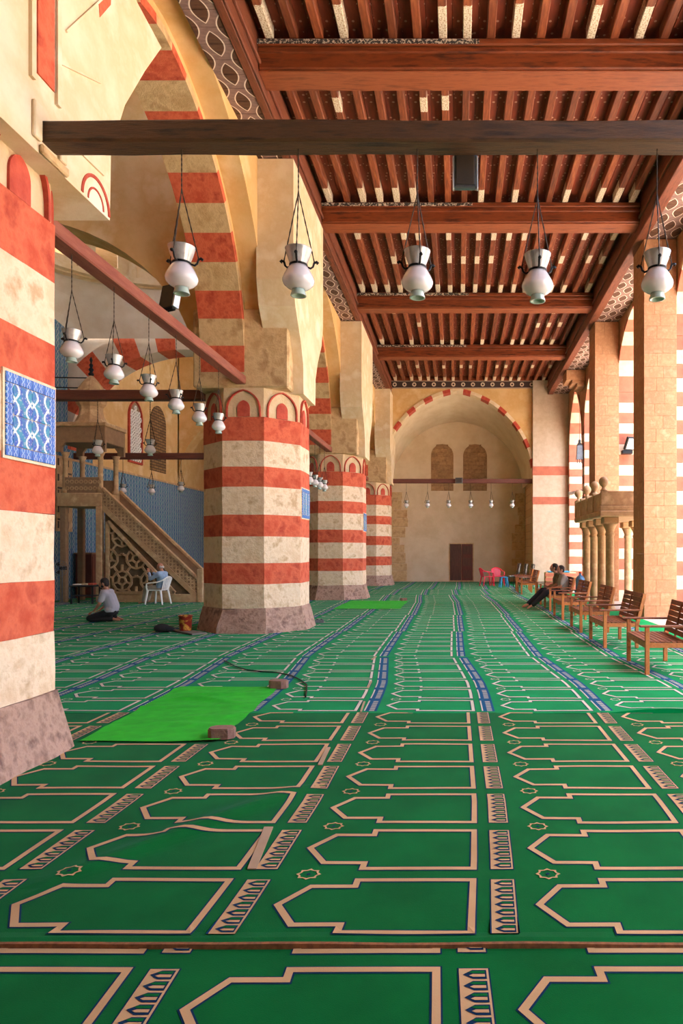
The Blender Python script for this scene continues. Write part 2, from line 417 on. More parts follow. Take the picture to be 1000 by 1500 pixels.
# ---- floor and courtyard
struct(MB().box(XQ - 0.5, 6.2, Y_BACK - 0.5, Y_NICHE + 0.5, -0.3, 0.0).build('floor', M['floor_stone']), 'worn stone floor beneath the green carpets')
struct(MB().box(6.2, 40, -40, 60, -0.3, -0.02).build('courtyard_ground', M['court_stone']), 'pale sunlit paving of the open courtyard')

# ---- arch helpers (2D curves in a vertical plane: u across, z up)
def two_centre(half, rise, n):
    c = (rise * rise - half * half) / (2 * half); Rr = half + c; out = []
    a1 = math.acos(max(-1, min(1, c / Rr)))
    for i in range(n + 1):
        a = a1 * i / n; out.append((-c + Rr * math.cos(a), Rr * math.sin(a)))
    left = [(-u, z) for u, z in out[:-1]][::-1]
    return out + left                                            # from +half to -half
def ellipse(half, rise, n):
    return [(half * math.cos(math.pi * i / (2*n)), rise * math.sin(math.pi * i / (2*n))) for i in range(2*n + 1)]
def offset(curve, t):
    out = []
    for i, (u, z) in enumerate(curve):
        a = curve[max(i-1, 0)]; b = curve[min(i+1, len(curve)-1)]
        dx, dz = b[0]-a[0], b[1]-a[1]; L = math.hypot(dx, dz) or 1; out.append((u + dz/L*t, z - dx/L*t))
    out[0] = (curve[0][0] + t, curve[0][1]); out[-1] = (curve[-1][0] - t, curve[-1][1]); return out
def resample(curve, n):
    L = [0]
    for a, b in zip(curve, curve[1:]): L.append(L[-1] + math.hypot(b[0]-a[0], b[1]-a[1]))
    out = []; j = 0
    for i in range(n + 1):
        t = L[-1] * i / n
        while j < len(L) - 2 and L[j+1] < t: j += 1
        k = (t - L[j]) / max(L[j+1] - L[j], 1e-9); a, b = curve[j], curve[j+1]; out.append((a[0]+(b[0]-a[0])*k, a[1]+(b[1]-a[1])*k))
    return out
def spandrel(mb, curve, cu, z0, ztop, axis, a0, a1, umin=None, umax=None):   # wall over an arch opening
    pts = [(cu + u, z0 + z) for u, z in curve]
    poly = [(pts[0][0], ztop)] + pts + [(pts[-1][0], ztop)]
    if umax is not None: poly = [(umax, ztop), (umax, z0)] + pts + ([(umin, z0), (umin, ztop)] if umin is not None else [(pts[-1][0], ztop)])
    def P(u, v, a): return (a, u, v) if axis == 'x' else (u, a, v)
    for i in range(len(pts) - 1):                                  # both faces in vertical strips, plus the intrados
        (u0, v0), (u1, v1) = pts[i], pts[i+1]
        for a in (a0, a1): mb.add([P(u0,v0,a), P(u1,v1,a), P(u1,ztop,a), P(u0,ztop,a)], [(0,1,2,3)])
        mb.add([P(u0,v0,a0), P(u1,v1,a0), P(u1,v1,a1), P(u0,v0,a1)], [(0,1,2,3)])
    mb.add([P(pts[0][0],ztop,a0), P(pts[-1][0],ztop,a0), P(pts[-1][0],ztop,a1), P(pts[0][0],ztop,a1)], [(0,1,2,3)])
    if umax is not None: mb_box(mb, axis, a0, a1, pts[0][0], umax, z0, ztop)
    if umin is not None: mb_box(mb, axis, a0, a1, umin, pts[-1][0], z0, ztop)
def mb_box(mb, axis, a0, a1, u0, u1, z0, z1):
    if axis == 'x': mb.box(a0, a1, u0, u1, z0, z1)
    else: mb.box(u0, u1, a0, a1, z0, z1)
def voussoirs(parent, curve, cu, z0, axis, a0, a1, n, t, mats, widths=None, base=(0,0,0)):
    sub = 4; dense = resample(curve, n * sub * 2)
    tot = len(dense) - 1
    if widths is None: widths = [1.0] * n
    S = sum(widths[i % len(widths)] for i in range(n)); acc = 0.0
    for i in range(n):
        w = widths[i % len(widths)]; i0 = int(round(acc / S * tot)); acc += w; i1 = int(round(acc / S * tot))
        seg = [dense[i0 + (i1 - i0) * k // sub] for k in range(sub + 1)]
        off = offset(dense, t); so = [off[i0 + (i1 - i0) * k // sub] for k in range(sub + 1)]
        poly = [(cu + u - (base[1] if axis == 'x' else base[0]), z0 + z - base[2]) for u, z in seg + so[::-1]]
        pr = 0.006 * random.random(); mb = MB()
        for k in range(sub):
            q = [poly[k], poly[k+1], poly[2*sub - k], poly[2*sub + 1 - k]]
            mb.prism(q, axis, a0 - pr, a1 + pr)
        mb.build('voussoir', M[mats[i % len(mats)]], parent)

# ---- left arcade wall (hall side), with striped arches
wall_arc = MB(); HS = 4.41 - AP; SPR = 4.95; ARC = two_centre(HS, 3.72, 16); WX0, WX1 = -4.87, -4.05
EXT = offset(ARC, 0.12)
for y0, y1 in zip(PIER_Y, PIER_Y[1:]): spandrel(wall_arc, [(u * ((y1 - y0) / 2 - AP + 0.12) / (HS + 0.12), z) for u, z in EXT], (y0 + y1) / 2, SPR, 9.62, 'x', WX0 + 0.01, WX1 - 0.01)
for y in PIER_Y:
    wall_arc.box(WX0 + 0.01, WX1 - 0.01, y - AP + 0.12, y + AP - 0.12, SPR, 9.62)
wall_arc.box(WX0 + 0.01, WX1 - 0.01, Y_BACK - 0.3, PIER_Y[0] - AP, 0, 9.62)
OX = -3.68; EXT2 = offset(ARC, 0.25)
for y0, y1 in zip(PIER_Y, PIER_Y[1:]):
    hs = (y1 - y0) / 2 - AP; spandrel(wall_arc, [(u * (hs + 0.25) / (HS + 0.25), z) for u, z in EXT2], (y0 + y1) / 2, SPR, 9.5, 'x', WX1 - 0.02, OX)
for y in PIER_Y: wall_arc.box(WX1 - 0.02, OX, y - AP + 0.25, y + AP - 0.25, SPR, 9.5)
wl_o = struct(wall_arc.build('wall_arcade_left', M['plaster_yellow']), 'plastered arcade wall with red and cream striped pointed arches')
for y0, y1 in zip(PIER_Y[:-1], PIER_Y[1:]): voussoirs(wl_o, [(u * ((y1 - y0) / 2 - AP) / HS, z) for u, z in ARC], (y0 + y1) / 2, SPR, 'x', WX0, WX1, 23, 0.13, ('red_paint', 'stone_beige'))

# ---- transverse arches between the piers and the qibla wall
TEL = ellipse(3.8, 3.25, 14); TC = -8.93
for i, y in enumerate(PIER_Y[1:], 1):
    mb = MB()
    curve = offset(TEL, 0.9) if i == 3 else TEL
    ztop = 9.3 if i in (2, 3) else 11.6
    yy0, yy1 = y - 0.42, y + 0.42
    if i == 3:
        spandrel(mb, offset(TEL, 0.88), TC, 4.9, 10.2, 'y', yy0 + 0.02, yy1 - 0.02)
        mb.box(-4.95, -4.3, yy0, yy1, 4.9, 10.2)
    else: spandrel(mb, TEL, TC, 4.9, 11.6, 'y', yy0, yy1, umin=None, umax=-4.9)
    o = struct(mb.build('wall_transverse', M['plaster_white' if i == 3 else 'plaster_yellow']), ['', 'ochre plastered cross wall joining the first pier to the aisle wall', 'ochre plastered cross wall over an arch behind the nearest lamps', 'pale plastered cross wall with bold red and white arch stones', 'ochre plastered cross wall at the far end of the aisle'][i])
    if i == 3: voussoirs(o, TEL, TC, 4.9, 'y', yy0, yy1, 19, 0.9, ('red_paint', 'plaster_white'))

# ---- qibla wall with tile dado, end wall of the aisle, roof of the aisle
q = MB(); q.box(XQ - 0.4, XQ, Y_BACK, Y_NICHE + 0.4, 0, 11.8)
wq = struct(q.build('wall_qibla', M['plaster_yellow']), 'ochre plastered aisle wall above a blue tiled dado')
MB().box(XQ, XQ + 0.03, Y_BACK, Y_NICHE, 0.0, 4.55).build('tile_dado', M['tile_wall'], wq)
MB().box(XQ, XQ + 0.05, Y_BACK, Y_NICHE, 4.55, 4.62).build('dado_border', M['minbar_stone'], wq)
arch_panel = [(21.9 + u, 6.6 + z) for u, z in two_centre(1.9, 2.5, 8)]
MB().prism([(23.8, 4.62)] + arch_panel + [(20.0, 4.62)], 'x', XQ, XQ + 0.06).build('tile_arch_panel', M['tile_wall'], wq)
struct(MB().box(XQ - 0.4, -3.6, Y_NICHE, Y_NICHE + 0.4, 0, 11.8).build('wall_aisle_end', M['plaster_yellow']), 'ochre plastered end wall of the side aisle')
# vault over the aisle (flat bays) and the drum and dome over the third bay
v = MB(); v.box(XQ - 0.4, -4.5, Y_BACK, 14.3, 11.6, 11.8); v.box(XQ - 0.4, -4.5, 22.28, Y_NICHE + 0.4, 11.6, 11.8)
v.box(-4.6, -4.3, Y_BACK - 0.3, Y_NICHE + 0.4, 9.55, 10.1); v.box(-4.6, -4.3, Y_BACK - 0.3, Y_NICHE + 0.4, 11.4, 11.8)
added_gaps = [6.2 + 1.75*k for k in range(4)] + [23.8 + 2.2*k for k in range(4)]; ye = Y_BACK - 0.3   # unseen openings added above the arcade to brighten the aisle
for w0 in added_gaps: v.box(-4.6, -4.3, ye, w0, 10.1, 11.4); ye = w0 + 1.4
v.box(-4.6, -4.3, ye, Y_NICHE + 0.4, 10.1, 11.4); v.box(XQ - 0.4, -4.3, Y_BACK - 0.4, Y_BACK, 9.6, 11.8)
struct(v.build('ceiling_aisle', M['plaster_cream']), 'plain plastered vault over the side aisle')
cx, cy = -8.93, 18.29
def ring(shape, z, n=48):
    pts = []
    for k in range(n):
        t = 2 * math.pi * k / n; c_, s_ = math.cos(t), math.sin(t)
        if shape == 'sq':
            m_ = max(abs(c_), abs(s_)); pts.append((cx + 3.98 * c_ / m_, cy + 3.98 * s_ / m_, z))
        else: pts.append((cx + shape * c_, cy + shape * s_, z))
    return pts
n = 48; pd = MB(); rings = [ring('sq', 8.5)]
for k in range(1, 5):
    t = k / 4; a = ring('sq', 0); b = ring(3.75, 0)
    rings.append([(p[0]+(r_[0]-p[0])*t, p[1]+(r_[1]-p[1])*t, 8.5 + 1.6*math.sin(t*math.pi/2)) for p, r_ in zip(a, b)])
for a, b in zip(rings, rings[1:]):
    o_ = len(pd.v); pd.add(a + b, [(k, (k+1) % n, n + (k+1) % n, n + k) for k in range(n)])
pdo = struct(pd.build('ceiling_pendentive', M['plaster_white'], smooth=True), 'pale curved pendentives under the dome drum')
MB().lathe([(3.55, 0), (3.75, 0), (3.75, 0.16), (3.55, 0.16), (3.55, 0)], 48, (cx, cy, 10.05), caps=False).build('drum_cornice', M['plaster_cream'], pdo)
dr = MB(); NW = 16                                              # drum with sixteen window openings
for k in range(NW):
    a0 = 2*math.pi*k/NW; a1 = 2*math.pi*(k+1)/NW; aw = (a1-a0)*0.21; am = (a0+a1)/2
    def arcbox(b0, b1, z0, z1, r0=3.75, r1=4.05):
        vs_ = [(cx + r*math.cos(b), cy + r*math.sin(b), z) for z in (z0, z1) for r in (r0, r1) for b in (b0, b1)]
        dr.add(vs_, [(0,1,3,2),(4,6,7,5),(0,4,5,1),(2,3,7,6),(0,2,6,4),(1,5,7,3)])
    arcbox(a0, am - aw, 10.0, 13.2); arcbox(am + aw, a1, 10.0, 13.2)
    arcbox(am - aw, am + aw, 10.0, 10.5); arcbox(am - aw, am + aw, 12.3, 13.2)
    arcbox(a0 - 0.03, a0 + 0.03, 10.2, 12.9, 3.62, 3.75)
struct(dr.build('wall_drum', M['plaster_cream']), 'cream dome drum pierced by narrow windows')
struct(MB().lathe([(4.05 * math.cos(a * math.pi / 20), 13.2 + 3.4 * math.sin(a * math.pi / 20)) for a in range(10)] + [(0.05, 16.6)], 32, (cx, cy, 0)).build('ceiling_dome', M['plaster_white'], smooth=True), 'plastered dome over the aisle bay')

# windows on the qibla wall: a lattice window and a blocked one beside it
lat = thing('lattice_window', 'tall round-headed window with white plaster lattice and red frame', 'window', (XQ, 27.0, 5.1))
hw, hh = 0.50, 1.75
crv = [(u, hh + z) for u, z in two_centre(hw, 0.62, 8)]
def arch_frame(mb, half, h, crv_, t, axis, a0, a1):
    inner = [(half, 0.0)] + crv_ + [(-half, 0.0)]; outer = [(half + t, -t)] + [(u*(half+t)/half, z + t*0.9*max(0, 1-abs(u)/half)) for u, z in crv_] + [(-half - t, -t)]
    for i in range(len(inner) - 1): mb.prism([inner[i], inner[i+1], outer[i+1], outer[i]], axis, a0, a1)
    mb.prism([outer[0], inner[0], inner[-1], outer[-1]], axis, a0, a1)
mb = MB(); arch_frame(mb, hw, hh, crv, 0.07, 'x', 0.0, 0.08); mb.build('window_frame', M['trim_red'], lat)
MB().prism([(hw, 0)] + crv + [(-hw, 0)], 'x', 0.004, 0.015).build('pane', M['minbar_brown'], lat)
mb = MB()
for i in range(5):
    for j in range(11):
        u = -0.4 + 0.2*i + (0.1 if j % 2 else 0); zz = 0.12 + 0.2*j
        if abs(u) > hw - 0.06 or zz > hh + 0.5 * (1 - abs(u)/hw): continue
        mb.lathe([(0.052, -0.02), (0.105, -0.02), (0.105, 0.02), (0.052, 0.02), (0.052, -0.02)], 6, (0, 0, 0), caps=False)
        k = 6 * 5
        for q_ in range(len(mb.v) - k, len(mb.v)):
            p = mb.v[q_]; mb.v[q_] = (0.035 + p[2], u + p[0], zz + p[1] * 1.1)
mb.build('lattice', M['white_plastic'], lat)
bw = thing('blocked_window', 'round-headed window blocked with rough brown masonry on ochre wall', 'window', (XQ, 29.1, 4.95))
crv2 = [(u, 2.0 + z) for u, z in two_centre(0.75, 0.8, 8)]
MB().prism([(0.75, 0)] + crv2 + [(-0.75, 0)], 'x', 0.0, 0.03).build('infill', M['blind_infill_y'], bw)

# ---- hall end wall: big pointed arch, niche behind, blocked windows and door
EA = two_centre(3.5, 4.05, 16); EC = -0.07; ESP = 4.9
mb = MB(); spandrel(mb, offset(EA, 0.14), EC, ESP, 9.65, 'y', Y_END, Y_END + 0.5)
mb.box(-4.9, EC - 3.5, Y_END, Y_END + 0.5, 0.0, ESP); mb.box(-4.9, EC - 3.64, Y_END, Y_END + 0.5, ESP, 9.65)
mb.box(EC + 3.5, 5.1, Y_END, Y_END + 0.5, 0.0, ESP); mb.box(EC + 3.64, 5.1, Y_END, Y_END + 0.5, ESP, 9.65)
we = struct(mb.build('wall_end', M['plaster_yellow']), 'end wall of the hall with a wide pointed arch')
voussoirs(we, EA, EC, ESP, 'y', Y_END - 0.03, Y_END + 0.52, 25, 0.15, ('plaster_cream', 'trim_red'), [1.0, 0.75])
MB().box(3.42, 5.12, Y_END - 0.22, Y_END, 0.0, 9.4).build('end_pilaster', M['ablaq_cream'], we)
for z0, z1 in ((3.72, 4.05), (5.05, 5.45)): MB().box(3.40, 5.14, Y_END - 0.24, Y_END - 0.02, z0, z1).build('red_band', M['ablaq_pink'], we)
for z0, z1, x0, x1 in ((5.3, 6.6, -3.52, -3.50),): pass
# niche: side walls, splayed vault, back wall
mb = MB(); mb.box(EC - 3.9, EC - 3.5, Y_END + 0.5, Y_NICHE, 0, 9.3); mb.box(EC + 3.5, EC + 3.9, Y_END + 0.5, Y_NICHE, 0, 9.3)
struct(mb.build('wall_niche_sides', M['rough_wall']), 'rough masonry side walls of the end recess')
A = [(EC + u, Y_END + 0.5, ESP + z) for u, z in resample(EA, 40)]
B = [(EC + u * 1.0, Y_NICHE - 0.02, 4.75 + z) for u, z in resample(two_centre(3.35, 3.45, 12), 40)]
vt = MB()
for k in range(6):
    t0, t1 = k / 6, (k + 1) / 6
    def mixr(t): return [tuple(a[i] + (b[i] - a[i]) * t for i in range(3)) for a, b in zip(A, B)]
    r0, r1 = mixr(t0), mixr(t1); vt.add(r0 + r1, [(i, i+1, 42 + i, 41 + i) for i in range(40)])
struct(vt.build('ceiling_niche', M['plaster_warm'], smooth=True), 'splayed plastered vault over the end recess')
wb_ = struct(MB().box(-4.2, 4.2, Y_NICHE, Y_NICHE + 0.4, 0, 9.4).build('wall_niche_back', M['plaster_warm']), 'plastered back wall of the end recess')
for px0, px1 in ((631, 664), (678, 713)):
    x0, x1 = (px0 - VPX) * 0.035, (px1 - VPX) * 0.035; zt, zb = at(0, 651, 35).z, at(0, 719, 35).z; hw_ = (x1 - x0) / 2; xc_ = (x0 + x1) / 2
    w = thing('blocked_window', 'round-headed window blocked with courses of brown stone beside ' + ('its twin over the dark door' if px0 < 650 else 'the loudspeaker on the end beam'), 'window', (xc_, Y_NICHE, zb))
    crv3 = [(u, zt - zb - hw_ + z) for u, z in two_centre(hw_, hw_ * 1.02, 8)]
    MB().prism([(hw_, 0)] + crv3 + [(-hw_, 0)], 'y', -0.015, 0.0).build('infill', M['infill_brick'], w)
    nr = 11; bh = (zt - zb) / nr
    for r_ in range(nr):                                       # visible courses of the infill
        zc = (r_ + 0.5) * bh; lim = hw_ if zc < zt - zb - hw_ else math.sqrt(max(hw_**2 - (zc - (zt - zb - hw_))**2, 0.01))
        xs = [-lim + 0.02]; step = 0.36
        while xs[-1] < lim - 0.05: xs.append(min(xs[-1] + step * random.uniform(0.7, 1.2), lim - 0.02))
        for a_, b_ in zip(xs, xs[1:]):
            if b_ - a_ < 0.05: continue
            MB().cbox(a_ + 0.012, b_ - 0.012, -0.045, -0.01, r_*bh + 0.015, (r_+1)*bh - 0.015, 0.01).build('brick', M['infill_brick'], w)
# rough stone quoins at the edges of the back wall
for sgn in (-1, 1):
    z = 0.05
    while z < 4.4:
        hgt = random.uniform(0.34, 0.55); wd = random.uniform(0.55, 1.0) if sgn < 0 else random.uniform(0.3, 0.7)
        x0 = EC - 3.48 if sgn < 0 else EC + 3.48 - wd
        MB().cbox(x0, x0 + wd, Y_NICHE - 0.035, Y_NICHE, z, z + hgt - 0.015, 0.015).build('quoin_stone', M['stone_beige'], wb_); z += hgt
dr1 = thing('plank_door', 'small dark two-leaf wooden door under the blocked windows', 'door', (at(675.5, 800, 35).x, Y_NICHE, 0.06))
hwid = 0.58; dh = at(0, 797, 35).z - 0.06
MB().box(-hwid - 0.05, hwid + 0.05, -0.03, 0.0, -0.05, dh + 0.05).build('door_frame', M['stone_beige'], dr1)
for s_ in (-1, 1):
    lf = MB().box(min(0.01*s_, hwid*s_), max(0.01*s_, hwid*s_), -0.06, -0.03, 0.02, dh).build('door_leaf', M['door_wood' if s_ < 0 else 'cabinet_wood'], dr1)
    for zz in (0.12, 0.75, 1.35): MB().box(min(0.08*s_, (hwid-0.07)*s_), max(0.08*s_, (hwid-0.07)*s_), -0.075, -0.058, zz, zz + 0.42).build('door_panel', M['door_wood'], lf)

# ---- right arcade wall: plain pilasters, striped jambs and arches opening to the courtyard
rw = MB(); RA = ellipse(2.575, 2.05, 14); RSP = 6.6; REXT = offset(RA, 0.12)
bays = [((RK[i] + 0.72), (RK[i+1] + 0.23)) for i in range(len(RK) - 1)] + [(RK[-1] + 0.72, RK[-1] + 5.65 + 0.23)]
for a, b in bays[1:]: spandrel(rw, REXT, (a + b) / 2, RSP, 9.62, 'x', RX1 + 0.02, RX2 - 0.01)
lastA = two_centre(1.55, 2.6, 10); lc = RK[-1] + 5.65 + 0.98 + 1.4
spandrel(rw, offset(lastA, 0.12), lc, 5.9, 9.62, 'x', RX1 + 0.02, RX2 - 0.01)
for y in RK + [RK[-1] + 5.65]: rw.box(RX1 + 0.02, RX2 - 0.01, y + 0.23 + 0.12, y + 0.72 - 0.12, RSP, 9.62)
rw.box(RX1 + 0.02, RX2 - 0.01, RK[-1] + 5.65 + 0.6, lc - 1.62, 5.9, 9.62); rw.box(RX1 + 0.02, RX2 - 0.01, lc + 1.62, Y_END, 5.9, 9.62)
rw.box(RX1 + 0.02, RX2 - 0.01, Y_BACK - 0.3, RK[1] + 0.3, 0, 9.62)  # unseen bay walled up solid to keep light off near faces and foreground
wr = struct(rw.build('wall_arcade_right', M['block_stone']), 'courtyard arcade wall with pink and cream striped arches')
for i, (a, b) in enumerate(bays):
    if i >= 1: voussoirs(wr, RA, (a + b) / 2, RSP, 'x', RX1, RX2, 15, 0.13, ('ablaq_pink', 'ablaq_cream'))
voussoirs(wr, lastA, lc, 5.9, 'x', RX1, RX2, 13, 0.13, ('ablaq_pink', 'ablaq_cream'))
jm = MB().cbox(RX1, RX2, 0.23, 0.72, 0.0, 0.328, 0.008); jc = jm.mesh('stone_course', M['ablaq_cream']); jp = MB().cbox(RX1, RX2, 0.23, 0.72, 0.0, 0.328, 0.008).mesh('stone_course', M['ablaq_pink'])
for y in RK[1:] + [RK[-1] + 5.65]:
    for k in range(20): link('stone_course', jp if k % 2 else jc, wr, (0, y, k * 0.33))
for k in range(18): MB().cbox(RX1, RX2, lc + 1.55, Y_END - 0.23, k * 0.33, k * 0.33 + 0.328, 0.008).build('stone_course', M['ablaq_pink' if k % 2 else 'ablaq_cream'], wr)

# plain stone pilasters of the arcade, built of coursed blocks
def pillar(y, label):
    p = thing('stone_pillar', label, 'pillar', (RX0, y, 0))
    W, D = RX1 - RX0, 0.95; z = 0.0; k = 0
    while z < Z_SOF - 0.01:
        hgt = random.choice((0.27, 0.30, 0.33)); hgt = min(hgt, Z_SOF - z)
        if Z_SOF - z - hgt < 0.12: hgt = Z_SOF - z
        cut = (0.42 if k % 2 else 0.28) + random.uniform(-0.05, 0.05)
        ycut = 0.6 if k % 2 else 0.34
        e = 0.0015
        for xa, xb in ((0, cut), (cut, W)):
            for ya, yb in ((0, ycut), (ycut, D)):
                pr = random.uniform(0, 0.003)
                MB().cbox(xa + (e if xa else -pr), xb - (e if xb < W else 0), ya + (e if ya else -pr), yb - (e if yb < D else 0), z + e, z + hgt - e, 0.003).build('stone_block', M['block_stone'], p)
        z += hgt; k += 1
    return p
pillar(RK[3], 'tall coursed sandstone pillar standing before the first wooden bench')
pillar(RK[4], 'tall coursed sandstone pillar standing clear beside the wooden benches')
pillar(RK[5], 'tall coursed sandstone pillar rising behind the stone platform on columns')
cb = thing('stone_corbel', 'stepped stone corbel carrying the ceiling edge beam', 'corbel', (RX0, RK[-1] + 5.65, 8.1))
for k, (z0, z1, x0) in enumerate(((0.0, 0.12, 0.42), (0.12, 0.24, 0.22), (0.24, 0.65, 0.0))): MB().cbox(x0, RX1 - RX0, 0, 0.95, z0, z1, 0.015).build('corbel_block', M['block_stone'], cb)

# ---- courtyard facade seen through the arches, striped courses
fb = struct(MB().box(6.0, 24, Y_END + 0.06, Y_END + 0.8, -0.02, 11).build('wall_courtyard', M['court_stone']), 'sunlit courtyard facade of pink and cream courses')
ca = MB().cbox(0, 18, 0, 0.06, 0.0, 0.395, 0.006).mesh('stone_course', M['ablaq_cream']); cp = MB().cbox(0, 18, 0, 0.06, 0.0, 0.395, 0.006).mesh('stone_course', M['ablaq_pink'])
for k in range(27): link('stone_course', cp if k % 2 else ca, fb, (6.0, Y_END, k * 0.4))
struct(MB().box(24, 24.6, -40, Y_END, 0, 10).build('wall_courtyard_side', M['ablaq_cream']), 'pale wall on the far side of the courtyard')

# ---- back wall of the hall behind the viewpoint
struct(MB().box(XQ - 0.4, 6.2, Y_BACK - 0.4, Y_BACK, 0, 9.7).build('wall_back', M['base_stone']), 'plain plastered wall behind the viewpoint')

# ================================================================== TIMBER CEILING
cl = struct(MB().box(XL - 1.2, XR + 2.0, Y_BACK, Y_NICHE + 0.4, Z_BD + 0.02, Z_BD + 0.25).build('ceiling', M['ceiling_board']), 'red painted timber ceiling with heavy beams and joists')
# boards between the joists
XB = [10.5 - 5.2*k for k in (3, 2, 1)] + [10.5, 15.4, 20.75, 25.95]; XBD = 0.5
nb = 36; bwid = (XR - XL) / nb
spans = [(a + XBD, b) for a, b in zip(XB, XB[1:])] + [(XB[-1] + XBD, Y_END - 0.1)]
for a, b in spans:
    bm_ = MB().cbox(0.004, bwid - 0.004, 0, b - a, 0, 0.02, 0.003).mesh('ceiling_plank', M['ceiling_board'])
    jm_ = MB().cbox(-0.065, 0.065, 0, b - a, 0, 0.2, 0.012).mesh('joist', M['joist_wood'])
    if b > 5:
        for k in range(nb): link('ceiling_plank', bm_, cl, (XL + k * bwid, a, Z_BD))
    NJ = 19
    for k in range(NJ):
        link('joist', jm_, cl, (XL + 0.20 + (XR - XL - 0.40) * k / (NJ - 1) + random.uniform(-0.012, 0.012), a, Z_JO))
for y in XB:
    bo = MB().cbox(XL, XR, y, y + XBD, Z_XB, Z_JO - 0.10, 0.02).build('cross_beam', M['beam_wood'], cl)
    MB().cbox(XL, XR, y - 0.07, y + XBD + 0.07, Z_JO - 0.10, Z_JO, 0.015).build('beam_moulding', M['beam_wood'], bo)
    MB().cbox(XL, XR, y - 0.03, y + XBD + 0.03, Z_JO - 0.19, Z_JO - 0.10, 0.015).build('beam_moulding', M['beam_wood'], bo)
    MB().cbox(XL, XR, y + 0.03, y + XBD - 0.03, Z_XB - 0.03, Z_XB, 0.008).build('beam_soffit_board', M['beam_wood_lit'], bo)
    # painted scroll strip along the top moulding, left half worn pale
    if y > 5: MB().box(XL + 0.01, XL + 3.4, y - 0.076, y - 0.07, Z_JO - 0.09, Z_JO - 0.02).build('painted_strip', M['floral_dark'], bo)
# edge fascias, soffit planks, end frieze
f1 = MB().cbox(XL - 0.14, XL, Y_BACK, Y_END, Z_SOF, Z_BD, 0.015).build('edge_fascia', M['fascia_wood'], cl)
MB().cbox(XL, XL + 0.05, Y_BACK, Y_END, Z_SOF + 0.30, Z_SOF + 0.36, 0.01).build('fascia_moulding', M['fascia_wood'], f1)
MB().cbox(XL, XL + 0.04, Y_BACK, Y_END, Z_SOF + 0.0, Z_SOF + 0.05, 0.01).build('fascia_moulding', M['fascia_wood'], f1)
f2 = MB().cbox(XR, XR + 0.24, Y_BACK, Y_END, Z_SOF, Z_BD, 0.015).build('edge_fascia', M['fascia_wood'], cl)
MB().cbox(XR - 0.05, XR, Y_BACK, Y_END, Z_SOF + 0.30, Z_SOF + 0.36, 0.01).build('fascia_moulding', M['fascia_wood'], f2)
pl = 0.31
sl = MB().cbox(-0.42, 0.42, 0.004, pl - 0.004, 0, 0.04, 0.005).mesh('soffit_plank', M['soffit_paint'])
sr = MB().cbox(-0.34, 0.34, 0.004, pl - 0.004, 0, 0.04, 0.005).mesh('soffit_plank', M['soffit_paint'])
# planks alternate so that the ovals interlock: two meshes offset by half a repeat in their own coordinates
def soffit(me_half, xc, y0, y1, half):
    k = 0; y = y0
    while y < y1 - 0.05:
        off_ = (k % 2) * pl
        key = (half, k % 2)
        if key not in soffit.cache:
            soffit.cache[key] = MB().cbox(-half, half, off_ + 0.004, off_ + pl - 0.004, 0, 0.04, 0.005).mesh('soffit_plank', M['soffit_paint'])
        link('soffit_plank', soffit.cache[key], cl, (xc, y - off_, Z_SOF + 0.02)); y += pl; k += 1
soffit.cache = {}
soffit(sl, (OX + XL - 0.14) / 2, 3.2, Y_END - 0.3, (XL - 0.14 - OX) / 2)
soffit(sr, (XR + 0.24 + RX1) / 2, 8.0, Y_END - 0.3, (RX1 - XR - 0.24) / 2)
struct(MB().box(OX, XL - 0.1, Y_BACK, Y_END, Z_SOF + 0.07, Z_BD + 0.1).build('ceiling_edge_left', M['fascia_wood']), 'boxed timber edge of the ceiling above the left arcade')
struct(MB().box(XR + 0.2, RX1 + 0.1, Y_BACK, Y_END, Z_SOF + 0.07, Z_BD + 0.1).build('ceiling_edge_right', M['fascia_wood']), 'boxed timber edge of the ceiling above the right arcade')
fr = MB().box(XL, XR - 0.0, -0.09, 0.0, -0.17, 0.17).build('frieze_board', M['frieze_paint'], cl, loc=(0, Y_END, 9.24))
MB().cbox(XL, XR, Y_END - 0.14, Y_END - 0.02, 9.42, 9.60, 0.012).build('frieze_moulding', M['beam_wood'], cl)

# ================================================================== LEFT PIERS
def octo(a, cy0=0.0):
    k = a * math.tan(math.pi / 8); return [(a,-k),(a,k),(k,a),(-k,a),(-a,k),(-a,-k),(-k,-a),(k,-a)]
def oct_band(z0, z1, a0, a1, seed, nz=3, ns=5, amp=0.012):
    mb = MB()
    ring_ = []
    for i in range(nz + 1):
        t = i / nz; a = a0 + (a1 - a0) * t; P = octo(a); pts = []
        for j in range(8):
            p, q_ = P[j], P[(j+1) % 8]
            for s_ in range(ns): u = s_ / ns; pts.append((p[0]+(q_[0]-p[0])*u, p[1]+(q_[1]-p[1])*u, z0 + (z1 - z0)*t))
        ring_.append(pts)
    n_ = len(ring_[0])
    for r_ in ring_: mb.v += r_
    for i in range(nz):
        for j in range(n_): mb.f.append((i*n_+j, i*n_+(j+1) % n_, (i+1)*n_+(j+1) % n_, (i+1)*n_+j)); mb.m.append(0)
    mb.f.append(tuple(range(n_))[::-1]); mb.f.append(tuple(range(nz*n_, (nz+1)*n_))); mb.m += [0, 0]
    return mb.jitter(amp, 2.3, seed)
BANDS = [(0.47,0.93,'cream_paint'),(0.93,1.33,'red_paint'),(1.33,1.84,'cream_paint'),(1.84,2.25,'red_paint'),(2.25,2.78,'cream_paint'),(2.78,3.16,'red_paint'),(3.16,3.65,'cream_paint'),(3.65,4.10,'red_paint')]
NC = two_centre(0.30, 0.36, 7)
